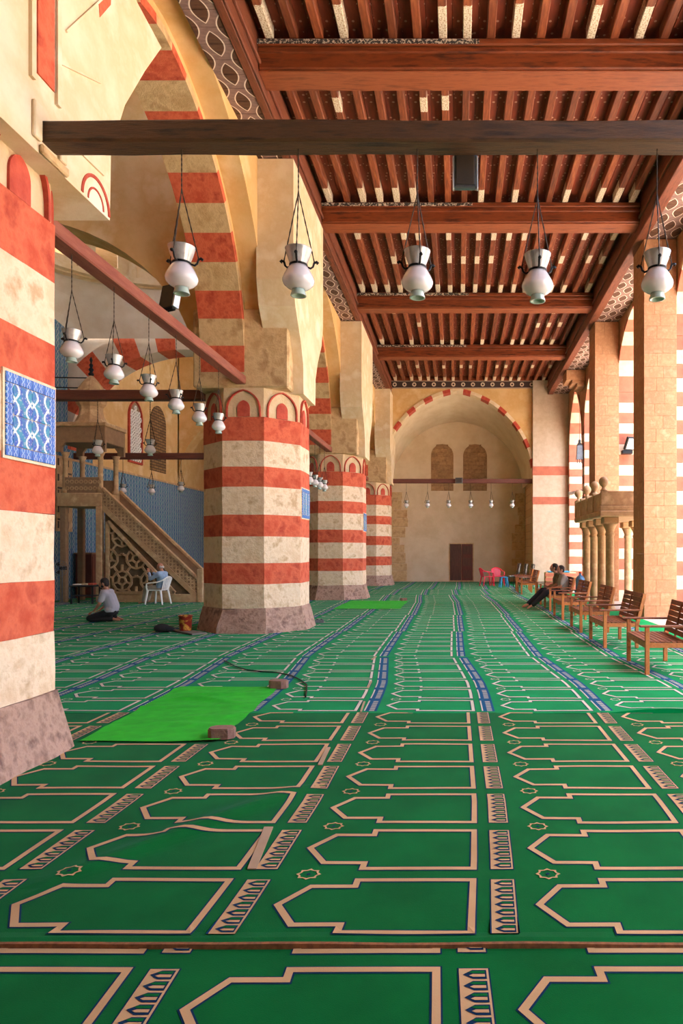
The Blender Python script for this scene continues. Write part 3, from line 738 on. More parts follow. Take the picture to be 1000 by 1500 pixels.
def pier(y, label, prof, idx):
    p = thing('octagonal_pier', label, 'pier', (PX, y, 0))
    mb = oct_band(0.0, 0.47, 1.10, AP + 0.01, y, 4, 6, 0.045); mb.build('pier_base', M['base_stone'], p)
    for k, (z0, z1, m_) in enumerate(BANDS):
        oct_band(z0, z1, AP, AP, y + k * 3.1).build('painted_band', M[m_], p)
    oct_band(4.10, 4.66, AP - 0.03, AP - 0.03, y + 40).build('niche_course', M['niche_stone'], p)
    # blind niches on the facets facing the hall and the viewpoint
    for ang in (-135, -90, -45, 0, 45):
        Mx = Matrix.Rotation(R(ang), 4, 'Z')
        def on(mb_): return mb_.xf(Mx)
        nn = MB(); crv_ = [(u, 0.14 + z) for u, z in NC]
        inn = [(0.30, 0.0)] + crv_ + [(-0.30, 0.0)]; out_ = [(0.328, 0.0)] + [(u*1.093, 0.14 + z*1.07) for u, z in NC] + [(-0.328, 0.0)]
        for i in range(len(inn) - 1): nn.prism([inn[i], inn[i+1], out_[i+1], out_[i]], 'x', AP - 0.04, AP + 0.012)
        nn.v = [(a_, b_, c_ + 4.10) for a_, b_, c_ in nn.v]; no = on(nn).build('niche_arch', M['trim_red'], p)
        pl_ = MB().prism([(0.12, 0.0), (0.12, 0.16)] + [(u*0.4, 0.16 + z*0.42) for u, z in NC] + [(-0.12, 0.16), (-0.12, 0.0)], 'x', AP - 0.035, AP - 0.012)
        pl_.v = [(a_, b_, c_ + 4.11) for a_, b_, c_ in pl_.v]; on(pl_).build('niche_key', M['trim_red'], no)
    # stone head block and plastered pilaster carrying the ceiling edge
    hd = MB().cbox(-AP, AP - 0.10, -AP, AP, 4.66, 6.15, 0.03); hd.build('head_block', M['stone_beige'], p)
    poly = [(w, z) for w, z in prof] + [(-w, z) for w, z in prof[::-1]]
    MB().prism(poly, 'x', OX - PX - 0.02, -3.02 - PX).build('pilaster', M['plaster_cream'], p)
    return p
prof_std = [(0.55, 4.63), (0.58, 5.2), (0.80, 5.6), (1.22, 6.1), (1.37, 6.55), (1.37, Z_SOF)]
prof_one = [(0.97, 4.42), (0.99, 5.05), (1.24, 5.6), (1.63, 6.18), (2.0, 6.68), (1.46, 6.72), (1.46, Z_SOF)]
p0 = pier(PIER_Y[1], 'red and cream banded octagonal pier with a large blue tile panel beside the green cloth', prof_one, 0)
p1 = pier(PIER_Y[2], 'red and cream banded octagonal pier with the paint bucket at its foot', prof_std, 1)
p2 = pier(PIER_Y[3], 'red and cream banded octagonal pier in the middle of the arcade beyond the bucket pier', prof_std, 2)
p3 = pier(PIER_Y[4], 'banded octagonal pier built against the end wall arch', prof_std, 3)
# worn slot in the first pilaster above the tie beam, edged with old red paint
yb = PIER_Y[1]
sx_ = -3.02 - PX
MB().box(sx_ - 0.02, sx_ + 0.006, -0.10, 0.16, 4.98, 8.7).jitter(0.01, 4).build('worn_slot', M['base_stone'], p0)
for k, (za_, zb2) in enumerate(((4.98, 5.75), (5.75, 5.95), (5.95, 8.7))): MB().box(sx_ - 0.02, sx_ + 0.012, -0.06, 0.14, za_, zb2).build('worn_paint', M[('red_paint', 'stone_beige', 'base_stone')[k]], p0)
MB().box(sx_ - 0.02, sx_ + 0.025, 0.16, 0.21, 4.9, 8.7).build('slot_edge', M['plaster_cream'], p0)
MB().box(sx_ - 0.02, sx_ + 0.025, -0.15, -0.10, 4.9, 8.7).build('slot_edge', M['plaster_cream'], p0)
for pts in ([(0.66, 6.95), (0.80, 6.05), (0.98, 6.3), (1.06, 7.2)], [(0.42, 6.85), (0.58, 6.2), (0.64, 7.1), (0.6, 7.6)]):
    MB().prism(pts, 'x', sx_ - 0.01, sx_ + 0.004).build('red_arch_stone', M['red_paint'], p0)
for a_, b_ in (((0.30, 5.55), (0.92, 6.35)), ((0.22, 5.25), (0.80, 5.50)), ((0.10, 4.72), (0.85, 4.75))):
    MB().bar((sx_, a_[0], a_[1]), (sx_, b_[0], b_[1]), 0.016, 0.03, (1, 0, 0)).build('plaster_ridge', M['plaster_cream'], p0)
for rad, thick in ((0.21, 0.016), (0.12, 0.010)):
    MB().tube([(sx_, 0.74 + rad*math.cos(R(10*k)), 4.44 + rad*1.05*math.sin(R(10*k))) for k in range(19)], thick, 6).build('squinch_trim', M['trim_red'], p0)
p0.location.x -= 0.045
for o_ in p0.children:
    if o_.name.split('.')[0] in ('pilaster', 'worn_slot', 'worn_paint', 'slot_edge', 'red_arch_stone', 'plaster_ridge', 'squinch_trim'): o_.location.x += 0.045
# blue tile panels set in the cream band facing the hall
def tile_panel(p, yc, hw_):
    X0 = AP + 0.012; t = []
    tp = MB().box(X0 - 0.02, X0 + 0.004, yc - hw_ - 0.02, yc + hw_ + 0.02, 2.20, 2.83).build('tile_surround', M['cream_paint'], p)
    y0, y1, z0, z1 = yc - hw_, yc + hw_, 2.22, 2.81; b = 0.075
    ny, nz = 4, 3
    def tile(a0, a1, c0, c1, m_):
        MB().cbox(-0.006, 0.006, -(a1-a0)/2 + 0.002, (a1-a0)/2 - 0.002, -(c1-c0)/2 + 0.002, (c1-c0)/2 - 0.002, 0.003).build('tile', M[m_], tp, loc=(X0 + 0.008, (a0+a1)/2, (c0+c1)/2))
    for i in range(2):
        for j in range(2):
            ww, hh_ = (y1 - y0 - 2*b) / 2, (z1 - z0 - 2*b) / 2
            tile(y0 + b + i*ww, y0 + b + (i+1)*ww, z0 + b + j*hh_, z0 + b + (j+1)*hh_, 'tile_centre')
    for i in range(4):
        ww = (y1 - y0) / 4
        for zz in (z0, z1 - b): tile(y0 + i*ww, y0 + (i+1)*ww, zz, zz + b, 'tile_border')
    for j in range(3):
        hh_ = (z1 - z0 - 2*b) / 3
        for yy in (y0, y1 - b): tile(yy, yy + b, z0 + b + j*hh_, z0 + b + (j+1)*hh_, 'tile_border')
tile_panel(p0, 0.075, 0.29)
for p in (p1, p2): tile_panel(p, 0.0, 0.34)

# ================================================================== TIE BEAMS
def log(x0, x1, z0, z1, y0, y1, amp, mat_, name, label, group=None):
    mb = MB(); N = 40; hw_, hz = (y1-y0)/2, (z1-z0)/2
    sec = [(-1,-0.8),(-0.8,-1),(0.8,-1),(1,-0.8),(1,0.8),(0.8,1),(-0.8,1),(-1,0.8)]
    for i in range(N + 1):
        x = x0 + (x1-x0)*i/N
        for a, b in sec:
            k = 1 + amp * mnoise.noise(Vector((x*1.3, a*2, b*2)))
            mb.v.append((x, (y0+y1)/2 + a*hw_*k, (z0+z1)/2 + b*hz*k))
    for i in range(N):
        for j in range(8): mb.f.append((i*8+j, i*8+(j+1) % 8, (i+1)*8+(j+1) % 8, (i+1)*8+j)); mb.m.append(0)
    mb.f += [tuple(range(8))[::-1], tuple(range(N*8, N*8+8))]; mb.m += [0, 0]
    return tag(mb.build(name, M[mat_]), label, 'beam', group)
log(-3.03, 5.05, 4.52, 4.675, 4.93, 5.13, 0.14, 'dark_wood', 'tie_beam', 'dark rough timber tie beam carrying the row of five lamps across the hall')
bk = thing('beam_bracket', 'small plastered stone bracket where the dark tie beam meets the first pier', 'bracket', (-3.02, 5.03, 4.40))
MB().cbox(0.0, 0.035, -0.12, 0.22, 0.02, 0.09, 0.012).build('bracket_shelf', M['stone_beige'], bk)
MB().cbox(0.0, 0.03, -0.20, -0.11, 0.10, 0.36, 0.008).build('bracket_side', M['plaster_cream'], bk)
MB().cbox(0.0, 0.03, 0.11, 0.20, 0.10, 0.36, 0.008).build('bracket_side', M['plaster_cream'], bk)
for i, (a, b) in enumerate(zip(PIER_Y[1:], PIER_Y[2:])):
    o = MB().cbox(-4.22, -4.02, a + AP - 0.03, b - AP + 0.03, 4.72, 4.88, 0.015).build('tie_beam', M['tie_red'])
    tag(o, ('faded red timber tie beam between the tile-panel pier and the bucket pier', 'faded red timber tie beam between the bucket pier and the middle pier', 'faded red timber tie beam between the middle pier and the end pier')[i], 'beam')
for i, y in enumerate(PIER_Y[2:4]):
    o = MB().cbox(XQ, -4.95, y - 0.1, y + 0.1, 4.62, 4.82, 0.015).build('tie_beam', M['tie_brown'])
    tag(o, ('dark brown timber tie beam running from the bucket pier to the aisle wall', 'dark brown timber tie beam running from the middle pier to the aisle wall')[i], 'beam')
tag(MB().cbox(EC - 3.5, EC + 3.5, Y_END + 0.1, Y_END + 0.28, 4.72, 4.92, 0.015).build('tie_beam', M['tie_brown']), 'brown timber tie beam across the end arch with small lamps', 'beam')
# ================================================================== CARPETS
P_LAT, PITCH = 1.14, 0.562
# each roll runs across the hall: near edge, far edge, list of (depth, x of the border strip right of the viewpoint), first niche row
ROLLS = [(-6.8, 2.72, [(-6, 0.08), (2.2, 0.066), (2.7, 0.05)], 2.062 - 15*PITCH, 0.004),
         (2.66, 6.52, [(2.66, 0.185), (3.4, 0.215), (4.2, 0.236), (6.5, 0.230)], 2.735, 0.012),
         (6.50, 9.96, [(6.5, 0.285), (7.4, 0.27), (8.0, 0.245), (9.0, 0.150), (10.0, 0.055)], 6.58, 0.012),
         (9.94, 13.12, [(9.9, 0.04), (10.8, 0.028), (13.1, 0.013)], 10.02, 0.012),
         (13.10, 16.52, [(13.1, 0.06), (14.5, 0.04), (16.5, 0.02)], 13.18, 0.012),
         (16.50, 20.42, [(16.5, 0.06), (18.5, 0.02), (20.4, -0.02)], 16.58, 0.012),
         (20.40, 24.22, [(20.4, 0.0), (22.5, -0.12), (24.2, -0.20)], 20.48, 0.012),
         (24.20, 27.72, [(24.2, -0.05), (27.7, -0.13)], 24.28, 0.012),
         (27.70, 31.42, [(27.7, 0.02), (31.0, 0.06), (35, 0.05)], 27.78, 0.012),
         (31.42, 34.92, [(31.4, 0.05), (35, 0.05)], 31.50, 0.012)]
def interp(tab, y):
    if y <= tab[0][0]: return tab[0][1]
    for (a, va), (b, vb) in zip(tab, tab[1:]):
        if y <= b:
            t = (y - a) / (b - a); return va + (vb - va) * t
    return tab[-1][1]
def ridge(x, y, ax, ay, bx, by, h, w):
    dx, dy = bx-ax, by-ay; L2 = dx*dx + dy*dy; t = ((x-ax)*dx + (y-ay)*dy) / L2
    if t < 0 or t > 1: return 0.0
    d = abs((x-ax)*dy - (y-ay)*dx) / math.sqrt(L2); return h * math.exp(-(d/w)**2) * math.sin(math.pi*t)**0.5
def zoff(i, x, y):
    z = 0.0
    if i == 1:
        z += ridge(x, y, -1.95, 3.12, -0.98, 4.50, 0.028, 0.085)
        if y < 2.74: z += 0.006 * (1 + mnoise.noise(Vector((x*2.0, 0, 0))))
        z += 0.004 * mnoise.noise(Vector((x*1.7, y*1.7, 2)))
    if i == 2:
        if 1.45 < x < 3.4 and y < 6.9: z += 0.04 * math.sin(math.pi * min((x-1.45)/1.1, 0.9)) * max(0.0, 1 - (y-6.5)/0.35)**1.5 if x < 2.55 else 0.04*math.sin(math.pi*0.9)*max(0.0, 1-(y-6.5)/0.35)**1.5
        z += 0.004 * mnoise.noise(Vector((x*1.3, y*1.3, 2)))
    if i == 0: z += 0.003 * mnoise.noise(Vector((x*1.7, y*1.7, 9)))
    return max(z, -0.003)
NAMES = ['green prayer carpet roll lying lowest, its edge tucked under the next roll', 'green prayer carpet roll with a diagonal crease and small star motifs', 'green prayer carpet roll touched by the front legs of the first wooden bench', 'green prayer carpet roll running in front of the bucket pier', 'green prayer carpet roll running just beyond the bucket pier', 'green prayer carpet roll under the feet of the two seated men', 'green prayer carpet roll running beneath the carved stone pulpit', 'green prayer carpet roll running beyond the middle pier', 'green prayer carpet roll under the red chairs', 'green prayer carpet roll inside the end recess before the plank door']
CX0, CX1 = -12.6, 4.2
NICHE = [(0,0), (0,0.475), (-0.57,0.475), (-0.57,0.415), (-0.765,0.415), (-0.88,0.2375), (-0.765,0.06), (-0.57,0.06), (-0.57,0)]
def inset(poly, t):
    n = len(poly); out = []
    for i in range(n):
        p0, p1, p2 = poly[i-1], poly[i], poly[(i+1) % n]
        def nrm(a, b):
            dx, dy = b[0]-a[0], b[1]-a[1]; L = math.hypot(dx, dy); return (-dy/L, dx/L)
        n0, n1 = nrm(p0, p1), nrm(p1, p2); bx, by = n0[0]+n1[0], n0[1]+n1[1]; k = 1 + n0[0]*n1[0] + n0[1]*n1[1]
        out.append((p1[0] + bx/k*t, p1[1] + by/k*t))
    return out
NI_out, NI_cr0, NI_cr1, NI_in = inset(NICHE, -0.007), NICHE, inset(NICHE, 0.030), inset(NICHE, 0.038)
NIt_cr1, NIt_in = inset(NICHE, 0.030), inset(NICHE, 0.038)
for i, (y0, y1, tab, row0, zb) in enumerate(ROLLS):
    CX0, CX1 = (-3.5, 3.38) if i == 9 else (-12.6, 4.2)
    mb = MB(); near = i in (1, 2, 0); step = 0.05 if i in (1,) else (0.1 if i == 2 else 0.3)
    if i == 0: step = 0.15
    xs = [CX0 + (CX1 - CX0) * k / int((CX1 - CX0) / step) for k in range(int((CX1 - CX0) / step) + 1)]
    ya = y0 if i else -1.0
    ys = [ya + (y1 - ya) * k / max(int((y1 - ya) / step), 2) for k in range(max(int((y1 - ya) / step), 2) + 1)]
    nx = len(xs); o = 0
    for y in ys:
        for x in xs: mb.v.append((x, y, zb + zoff(i, x, y)))
    for b in range(len(ys) - 1):
        for a in range(nx - 1):
            if any(max(math.hypot(xx - PX, yy - py) for xx in (xs[a], xs[a+1]) for yy in (ys[b], ys[b+1])) < 1.02 for py in PIER_Y): continue   # cut out around the piers
            mb.f.append((b*nx+a, b*nx+a+1, (b+1)*nx+a+1, (b+1)*nx+a)); mb.m.append(0)
    # thick near edge of the roll, brown woven selvage
    if i:
        for a in range(nx - 1):
            x, x2 = xs[a], xs[a+1]; za, z2 = zb + zoff(i, x, ya), zb + zoff(i, x2, ya)
            lo = 0.002
            mb.add([(x, ya - 0.004, lo), (x2, ya - 0.004, lo), (x2, ya - 0.002, z2 + 0.003), (x, ya - 0.002, za + 0.003)], [(0,1,2,3)], 4 if i == 1 else 0)
            if i in (1, 2): mb.add([(x, ya - 0.002, za + 0.003), (x2, ya - 0.002, z2 + 0.003), (x2, ya + 0.014, z2 + 0.003), (x, ya + 0.014, za + 0.003)], [(0,1,2,3)], 4 if i == 1 else 0)
    def put(poly, lay, m_, xo, yo):
        pts = []
        for a, b in poly:
            y = yo + b; x = interp(tab, y) + xo + a
            if y < ya + 0.012 or y > y1 - 0.004: y = min(max(y, ya + 0.012), y1 - 0.004)
            pts.append((x, y, zb + zoff(i, x, y) + 0.0014 * lay))
        mb.add(pts, [tuple(range(len(pts)))], m_)
    def strip_poly(outer, inner, lay, m_, xo, yo, seg):
        n = len(outer)
        for k in range(n):
            a, b, c, d = outer[k], outer[(k+1) % n], inner[(k+1) % n], inner[k]
            L = math.hypot(b[0]-a[0], b[1]-a[1]); S = max(1, int(L / seg))
            for s_ in range(S):
                t0, t1 = s_/S, (s_+1)/S
                def lp(p, q_, t): return (p[0]+(q_[0]-p[0])*t, p[1]+(q_[1]-p[1])*t)
                put([lp(a,b,t0), lp(a,b,t1), lp(d,c,t1), lp(d,c,t0)], lay, m_, xo, yo)
    seg = 0.045 if i == 1 else (0.08 if near else 0.3)
    k0 = int((CX0 - 0) / P_LAT) + 1; k1 = int(CX1 / P_LAT)
    rows = int((y1 - row0) / PITCH) + 1
    for r_ in range(-1 if i == 0 else 0, rows):
        yo = row0 + r_ * PITCH
        if yo + 0.475 < ya or yo > y1 - 0.05: continue
        for k in range(k0, k1 + 1):
            xo = k * P_LAT; XS = interp(tab, yo + 0.2) + xo
            if XS - 1.1 < CX0 or XS + 0.1 > CX1: continue
            if i >= 1 and any(abs(XS - 0.5 - PX) < 0.35 and abs(yo + 0.25 - py) < 0.55 for py in PIER_Y): continue
            if i == 0 and XS < -4: continue
            strip_poly(NI_out, NI_in, 1, 2, xo - 0.122, yo, seg)
            strip_poly(NI_cr0, NI_cr1, 2, 1, xo - 0.122, yo, seg)
            # border strip of small arches
            hb = 0.47; y_a, y_b = yo + 0.005, yo + hb
            if i <= 1:
                strip_poly([(-0.06,0.0),(0.06,0.0),(0.06,hb),(-0.06,hb)], [(-0.052,0.008),(0.052,0.008),(0.052,hb-0.008),(-0.052,hb-0.008)], 1, 2, xo, yo, 0.12)
                for s_ in range(4): put([(-0.054,0.006+s_*(hb-0.012)/4),(0.054,0.006+s_*(hb-0.012)/4),(0.054,0.006+(s_+1)*(hb-0.012)/4),(-0.054,0.006+(s_+1)*(hb-0.012)/4)], 2, 1, xo, yo)
                if abs(XS) < 4.5:
                    for s_ in range(7):
                        b0 = 0.012 + s_ * (hb - 0.024) / 7; w = (hb - 0.024) / 7
                        put([(0.046, b0+w*0.1), (0.046, b0+w*0.92), (-0.005, b0+w*0.92), (-0.040, b0+w*0.5), (-0.005, b0+w*0.1)], 3, 2, xo, yo)
                        put([(0.040, b0+w*0.26), (0.040, b0+w*0.50), (-0.004, b0+w*0.50), (-0.018, b0+w*0.38), (-0.004, b0+w*0.26)], 4, 1, xo, yo)
                        put([(0.040, b0+w*0.58), (0.040, b0+w*0.80), (-0.004, b0+w*0.80), (-0.018, b0+w*0.69), (-0.004, b0+w*0.58)], 4, 0, xo, yo)
            else:
                S = 4 if i == 2 else 2
                for s_ in range(S): put([(-0.06,PITCH*s_/S),(0.07,PITCH*s_/S),(0.07,PITCH*(s_+1)/S),(-0.06,PITCH*(s_+1)/S)], 1, 3, xo, yo)
                nn = 9 if i == 2 else 5
                for s_ in range(nn):
                    b0 = 0.01 + s_*(hb-0.02)/nn; w = (hb-0.02)/nn
                    put([(-0.005,b0),(0.045,b0),(0.045,b0+w*0.4),(-0.005,b0+w*0.4)], 2, 1, xo, yo)
                for s_ in range(S):
                    q0, q1 = 0.01+(hb-0.02)*s_/S, 0.01+(hb-0.02)*(s_+1)/S
                    put([(-0.056,q0),(-0.042,q0),(-0.042,q1),(-0.056,q1)], 2, 1, xo, yo)
            # eight-pointed star between two niche heads
            if 1 <= i <= 2 and abs(XS) < 5 and yo + 0.52 < y1 and r_ < rows - 1:
                sy, sx = 0.518, -0.122 - 0.80; pts = []
                for q_ in range(16):
                    a = math.pi * q_ / 8; ro = 0.060 if q_ % 2 == 0 else 0.046; ri = 0.044 if q_ % 2 == 0 else 0.038
                    pts.append(((sx + ro*math.cos(a), sy + ro*0.92*math.sin(a)), (sx + ri*math.cos(a), sy + ri*0.92*math.sin(a))))
                for q_ in range(16): put([pts[q_][0], pts[(q_+1) % 16][0], pts[(q_+1) % 16][1], pts[q_][1]], 2, 1, xo, yo)
                put([(sx+0.012,sy),(sx,sy+0.012),(sx-0.012,sy),(sx,sy-0.012)], 2, 2, xo, yo)
    o_ = mb.build('prayer_carpet', [M['carpet_deep_shaded' if i <= 1 else 'carpet_green'], M['carpet_cream' if i <= 1 else 'carpet_pale'], M['carpet_navy'], M['carpet_blue'], M['carpet_edge']])  # near rolls: own deeper green, darkened further for the dim foreground light
    tag(o_, NAMES[i], 'carpet')
# repaired pale patches beside the border strips
for n_, (px0, px1, py0, py1) in enumerate(((362, 400, 1216, 1278), (465, 484, 1098, 1124), (543, 552, 963, 968), (537, 545, 1000, 1010), (527, 535, 1030, 1045))):
    a, b, c, d = fl(px0, py1), fl(px0 + (px1-px0)*0.35, py1), fl(px1, py0), fl(px1 - (px1-px0)*0.35, py0)
    zz = 0.0195
    tag(MB().add([(a.x,a.y,zz),(b.x,b.y,zz),(c.x,c.y,zz),(d.x,d.y,zz),(a.x,a.y,zz-0.005),(b.x,b.y,zz-0.005),(c.x,c.y,zz-0.005),(d.x,d.y,zz-0.005)], [(0,1,2,3),(4,7,6,5),(0,4,5,1),(1,5,6,2),(2,6,7,3),(3,7,4,0)]).build('carpet_patch', M['carpet_tan']), ('long tan repair patch on the border strip beside the diagonal crease', 'short tan repair patch on the border strip level with the concrete paver', 'small pale repair patch on the border strip beyond the green cloth', 'small pale repair patch on the border strip beyond the green cloth', 'small pale repair patch on the border strip beyond the green cloth')[n_], 'patch', 'carpet repair patches')

# bright green cloths weighted with pavers
def cloth(x0, x1, y0, y1, label, seed, skew=0.0, wr=1.0):
    mb = MB(); N, K = 46, 56
    for j in range(K + 1):
        for i_ in range(N + 1):
            u, v = i_/N, j/K; x = x0 + (x1-x0)*u + skew*v; y = y0 + (y1-y0)*v
            x += 0.03 * mnoise.noise(Vector((y*1.5, seed, 0))) * (1 if u > 0.9 or u < 0.1 else 0.3); y += 0.03*mnoise.noise(Vector((x*1.5, seed, 5)))
            z = 0.024 + wr * (0.030 * max(0, mnoise.noise(Vector((x*1.2 + y*0.6, y*5.0, seed)))) + 0.016*math.exp(-((v-0.52-0.06*u)/0.02)**2)*(1-u) + 0.014*math.exp(-((v-0.30+0.10*u)/0.025)**2)*u + 0.03 * math.exp(-((v-0.66 - 0.05*math.sin(5*u))/0.022)**2) * max(0, math.sin(math.pi*min(u*1.1, 1))) + 0.02*math.exp(-((v-0.80 - 0.04*u)/0.03)**2)*u*(1-u)*4)
            mb.v.append((x, y, z))
    n_ = N + 1
    for j in range(K):
        for i_ in range(N): mb.f.append((j*n_+i_, j*n_+i_+1, (j+1)*n_+i_+1, (j+1)*n_+i_)); mb.m.append(0)
    return tag(mb.build('green_cloth', M['green_cloth'], smooth=True), label, 'cloth')
cloth(-3.06, -1.93, 5.50, 7.72, 'bright green cloth spread beside the tile-panel pier', 3.0, -0.08)
cloth(-3.35, -1.55, 18.2, 21.2, 'bright green cloth spread beside the middle pier', 8.0, 0.0, 0.6)
def paver(pt, rz, label):
    w, d, h_, c = 0.105, 0.07, 0.085, 0.04
    poly = [(-w, -d+c), (-w+c, -d), (w-c, -d), (w, -d+c), (w, d-c), (w-c, d), (-w+c, d), (-w, d-c)]
    t = thing('concrete_paver', label, 'paver', (pt.x, pt.y, 0.022), rz)
    mb = MB().prism(poly, 'z', 0.0, h_ - 0.01); mb.build('paver_body', M['paver'], t)
    MB().prism([(x*0.93, y*0.9) for x, y in poly], 'z', h_ - 0.01, h_).build('paver_top', M['paver'], t)
paver(fl(325, 1084), R(4), 'brown concrete paver weighting the near corner of the green cloth')
paver(fl(408, 1010), R(-12), 'brown concrete paver weighting the far corner of the green cloth')
pv = fl(591, 881); paver(pv, 0.3, 'brown concrete paver holding down the green cloth beside the middle pier')
# ================================================================== LAMPS
def lamp_meshes(seg):
    me = {}
    me['bulb'] = MB().lathe([(0.060,0.222),(0.080,0.195),(0.104,0.150),(0.115,0.122),(0.116,0.108),(0.108,0.086),(0.085,0.064),(0.060,0.050),(0.052,0.046)], seg).mesh('glass_bulb', M['lamp_glass'], True)
    me['foot'] = MB().lathe([(0.048,0.048),(0.050,0.030),(0.058,0.004),(0.058,0.0),(0.046,0.0),(0.040,0.022)], seg).mesh('glass_foot', M['lamp_foot'], True)
    me['funnel'] = MB().lathe([(0.058,0.222),(0.062,0.236),(0.085,0.300),(0.096,0.340),(0.098,0.345),(0.092,0.345),(0.080,0.300),(0.056,0.236)], seg, caps=False).mesh('metal_funnel', M['lamp_metal'], True)
    mb = MB(); mb.lathe([(0.060,0.216),(0.068,0.222),(0.068,0.232),(0.060,0.236)], seg, caps=False)
    for a in (R(160), R(20), R(270)):
        c, s_ = math.cos(a), math.sin(a)
        path = [(0.064,0.225),(0.090,0.218),(0.108,0.234),(0.116,0.262),(0.134,0.274),(0.146,0.262)]
        mb.tube([(r*c, r*s_, z) for r, z in path], [0.007,0.008,0.008,0.009,0.011,0.013], 6)
    me['clamp'] = mb.mesh('hook_ring', M['black_metal'], True); return me
ORD = ('first', 'second', 'third', 'fourth', 'fifth', 'sixth')
LM = lamp_meshes(28); LMs = lamp_meshes(14)
def lamp(x, y, ztop, zhang, label, group, small=False, rz=0.0, s=1.0):
    t = thing('mosque_lamp', label, 'lamp', (x, y, ztop - 0.345*s), rz, group); me = LMs if small else LM
    for k, nm in (('bulb','glass_bulb'),('foot','glass_foot'),('funnel','metal_funnel'),('clamp','hook_ring')):
        o = link(nm, me[k], t); o.scale = (s, s, s)
    apex = (0.0, 0.0, 0.345*s + min(0.42, (zhang - ztop) * 0.6)); r = 0.0035 if not small else 0.005
    for a in (R(160), R(20), R(270)):
        c, s_ = math.cos(a), math.sin(a); p0 = Vector((0.118*c*s, 0.118*s_*s, 0.27*s)); p1 = Vector(apex); pts = []
        n_ = 14
        for i in range(n_ + 1):
            u = i/n_; p = p0.lerp(p1, u); pts.append(p)
        MB().tube(pts, [r*(1.0 if i % 2 else 1.7) for i in range(n_ + 1)], 5).build('chain', M['chain'], t)
    zt = zhang - (ztop - 0.345*s); n_ = 16
    MB().tube([Vector(apex).lerp(Vector((0, 0, zt)), i/n_) for i in range(n_ + 1)], [r*(1.0 if i % 2 else 1.7) for i in range(n_ + 1)], 5).build('chain', M['chain'], t)
    return t
for i, (px, py) in enumerate(((266, 362), (437, 365), (611, 368), (787, 373), (962, 370))):
    p = at(px, py, 5.03); lamp(p.x, 5.03, p.z, 4.515, ORD[i] + ' mosque lamp from the tile-panel pier under the dark rough tie beam', 'lamps under the front tie beam', rz=(-0.1, 0.1, 0.25, 0.0, -0.15)[i])
for i, (px, py) in enumerate(((105, 484), (167, 521), (218, 550), (258, 572), (292, 592), (320, 606))):
    d = 4.12 / ((671 - px) / 1000); z = at(px, py, d).z
    lamp(-4.12, d, z, 4.74, ORD[i] + ' mosque lamp from the tile-panel pier under the faded red beam', 'lamps under the red tie beam', rz=0.3*i, s=0.98)
for i, (px, py) in enumerate(((453, 687), (461, 690), (468, 694), (475, 697))):
    d = 4.12 / ((671 - px) / 1000); lamp(-4.12, d, 3.75, 4.74, ORD[i] + ' mosque lamp from the bucket pier towards the middle pier', 'lamps in the second arcade bay', True, 0.4*i)
for i, px in enumerate((595, 626, 657, 689, 719, 750)):
    p = at(px, 733, Y_END + 0.19); lamp(p.x, Y_END + 0.19, p.z, 4.73, ORD[i] + ' small mosque lamp from the end pier under the end arch beam', 'lamps under the end arch beam', True, 0.4*i)
for i, (px, py) in enumerate(((143, 645), (220, 644))):
    p = at(px, py, 13.88); lamp(p.x, 13.88, p.z, 4.63, ('mosque lamp hanging in front of the pulpit canopy', 'mosque lamp hanging in front of the blocked aisle window')[i], 'lamps under the brown aisle beam', True, 0.5*i, 0.95)
for i, (px, py) in enumerate(((180, 709), (222, 710), (265, 706))):
    p = at(px, py, 22.7); lamp(p.x, 22.7, p.z, 4.63, ORD[i] + ' dim mosque lamp from the pulpit before the blue tiled dado', 'lamps before the tiled dado', True, 0.7*i)

# ================================================================== BENCHES
def make_bench(label):
    b = thing('slatted_bench', label, 'bench', group=None)      # faces -x, front legs at x 0, width along y 0..W
    W, D, SH, AH, BH = 1.12, 0.56, 0.41, 0.615, 0.86; L = 0.052
    for y in (0, W - L):
        MB().cbox(0, L, y, y + L, 0, AH - 0.025, 0.004).build('leg', M['bench_wood'], b)
        MB().cbox(D - L, D, y, y + L, 0, SH, 0.004).build('leg', M['bench_wood'], b)
        MB().bar((D - L/2, y + L/2, SH - 0.06), (D + 0.10, y + L/2, BH), L, L, (1,0,0)).build('back_post', M['bench_wood'], b)
        a = MB().cbox(-0.07, D + 0.03, y - 0.012, y + L + 0.012, AH - 0.025, AH, 0.005).build('armrest', M['slat_wood'], b)
        MB().cbox(L, D - L, y + 0.008, y + L - 0.008, SH - 0.075, SH - 0.015, 0.004).build('side_rail', M['bench_wood'], b)
    MB().cbox(0.006, 0.040, L, W - L, SH - 0.085, SH - 0.012, 0.004).build('front_rail', M['bench_wood'], b)
    MB().cbox(D - 0.04, D - 0.008, L, W - L, SH - 0.085, SH - 0.012, 0.004).build('back_rail', M['bench_wood'], b)
    sm = MB().cbox(0, 0.055, L*0.2, W - L*0.2, 0, 0.018, 0.004).mesh('seat_slat', M['slat_wood'])
    for k in range(8): link('seat_slat', sm, b, (0.0 + 0.066*k if k else 0.054*0.0, 0, SH - 0.012 if k else SH - 0.011))
    bs = MB().cbox(-0.011, 0.011, 0.03, W - 0.03, -0.034, 0.034, 0.004).mesh('back_slat', M['slat_wood'])
    for k in range(6):
        z = SH + 0.06 + 0.073*k; t = (z - SH + 0.06) / (BH - SH + 0.06); o = link('back_slat', bs, b, (D - L/2 - 0.03 + (0.10 + L/2)*t, 0, z)); o.rotation_euler = (0, R(14), 0)
    MB().bar((D - 0.045, W/2, SH - 0.02), (D + 0.045, W/2, BH - 0.02), 0.05, 0.018, (1,0,0)).build('back_stile', M['slat_wood'], b)
    return b
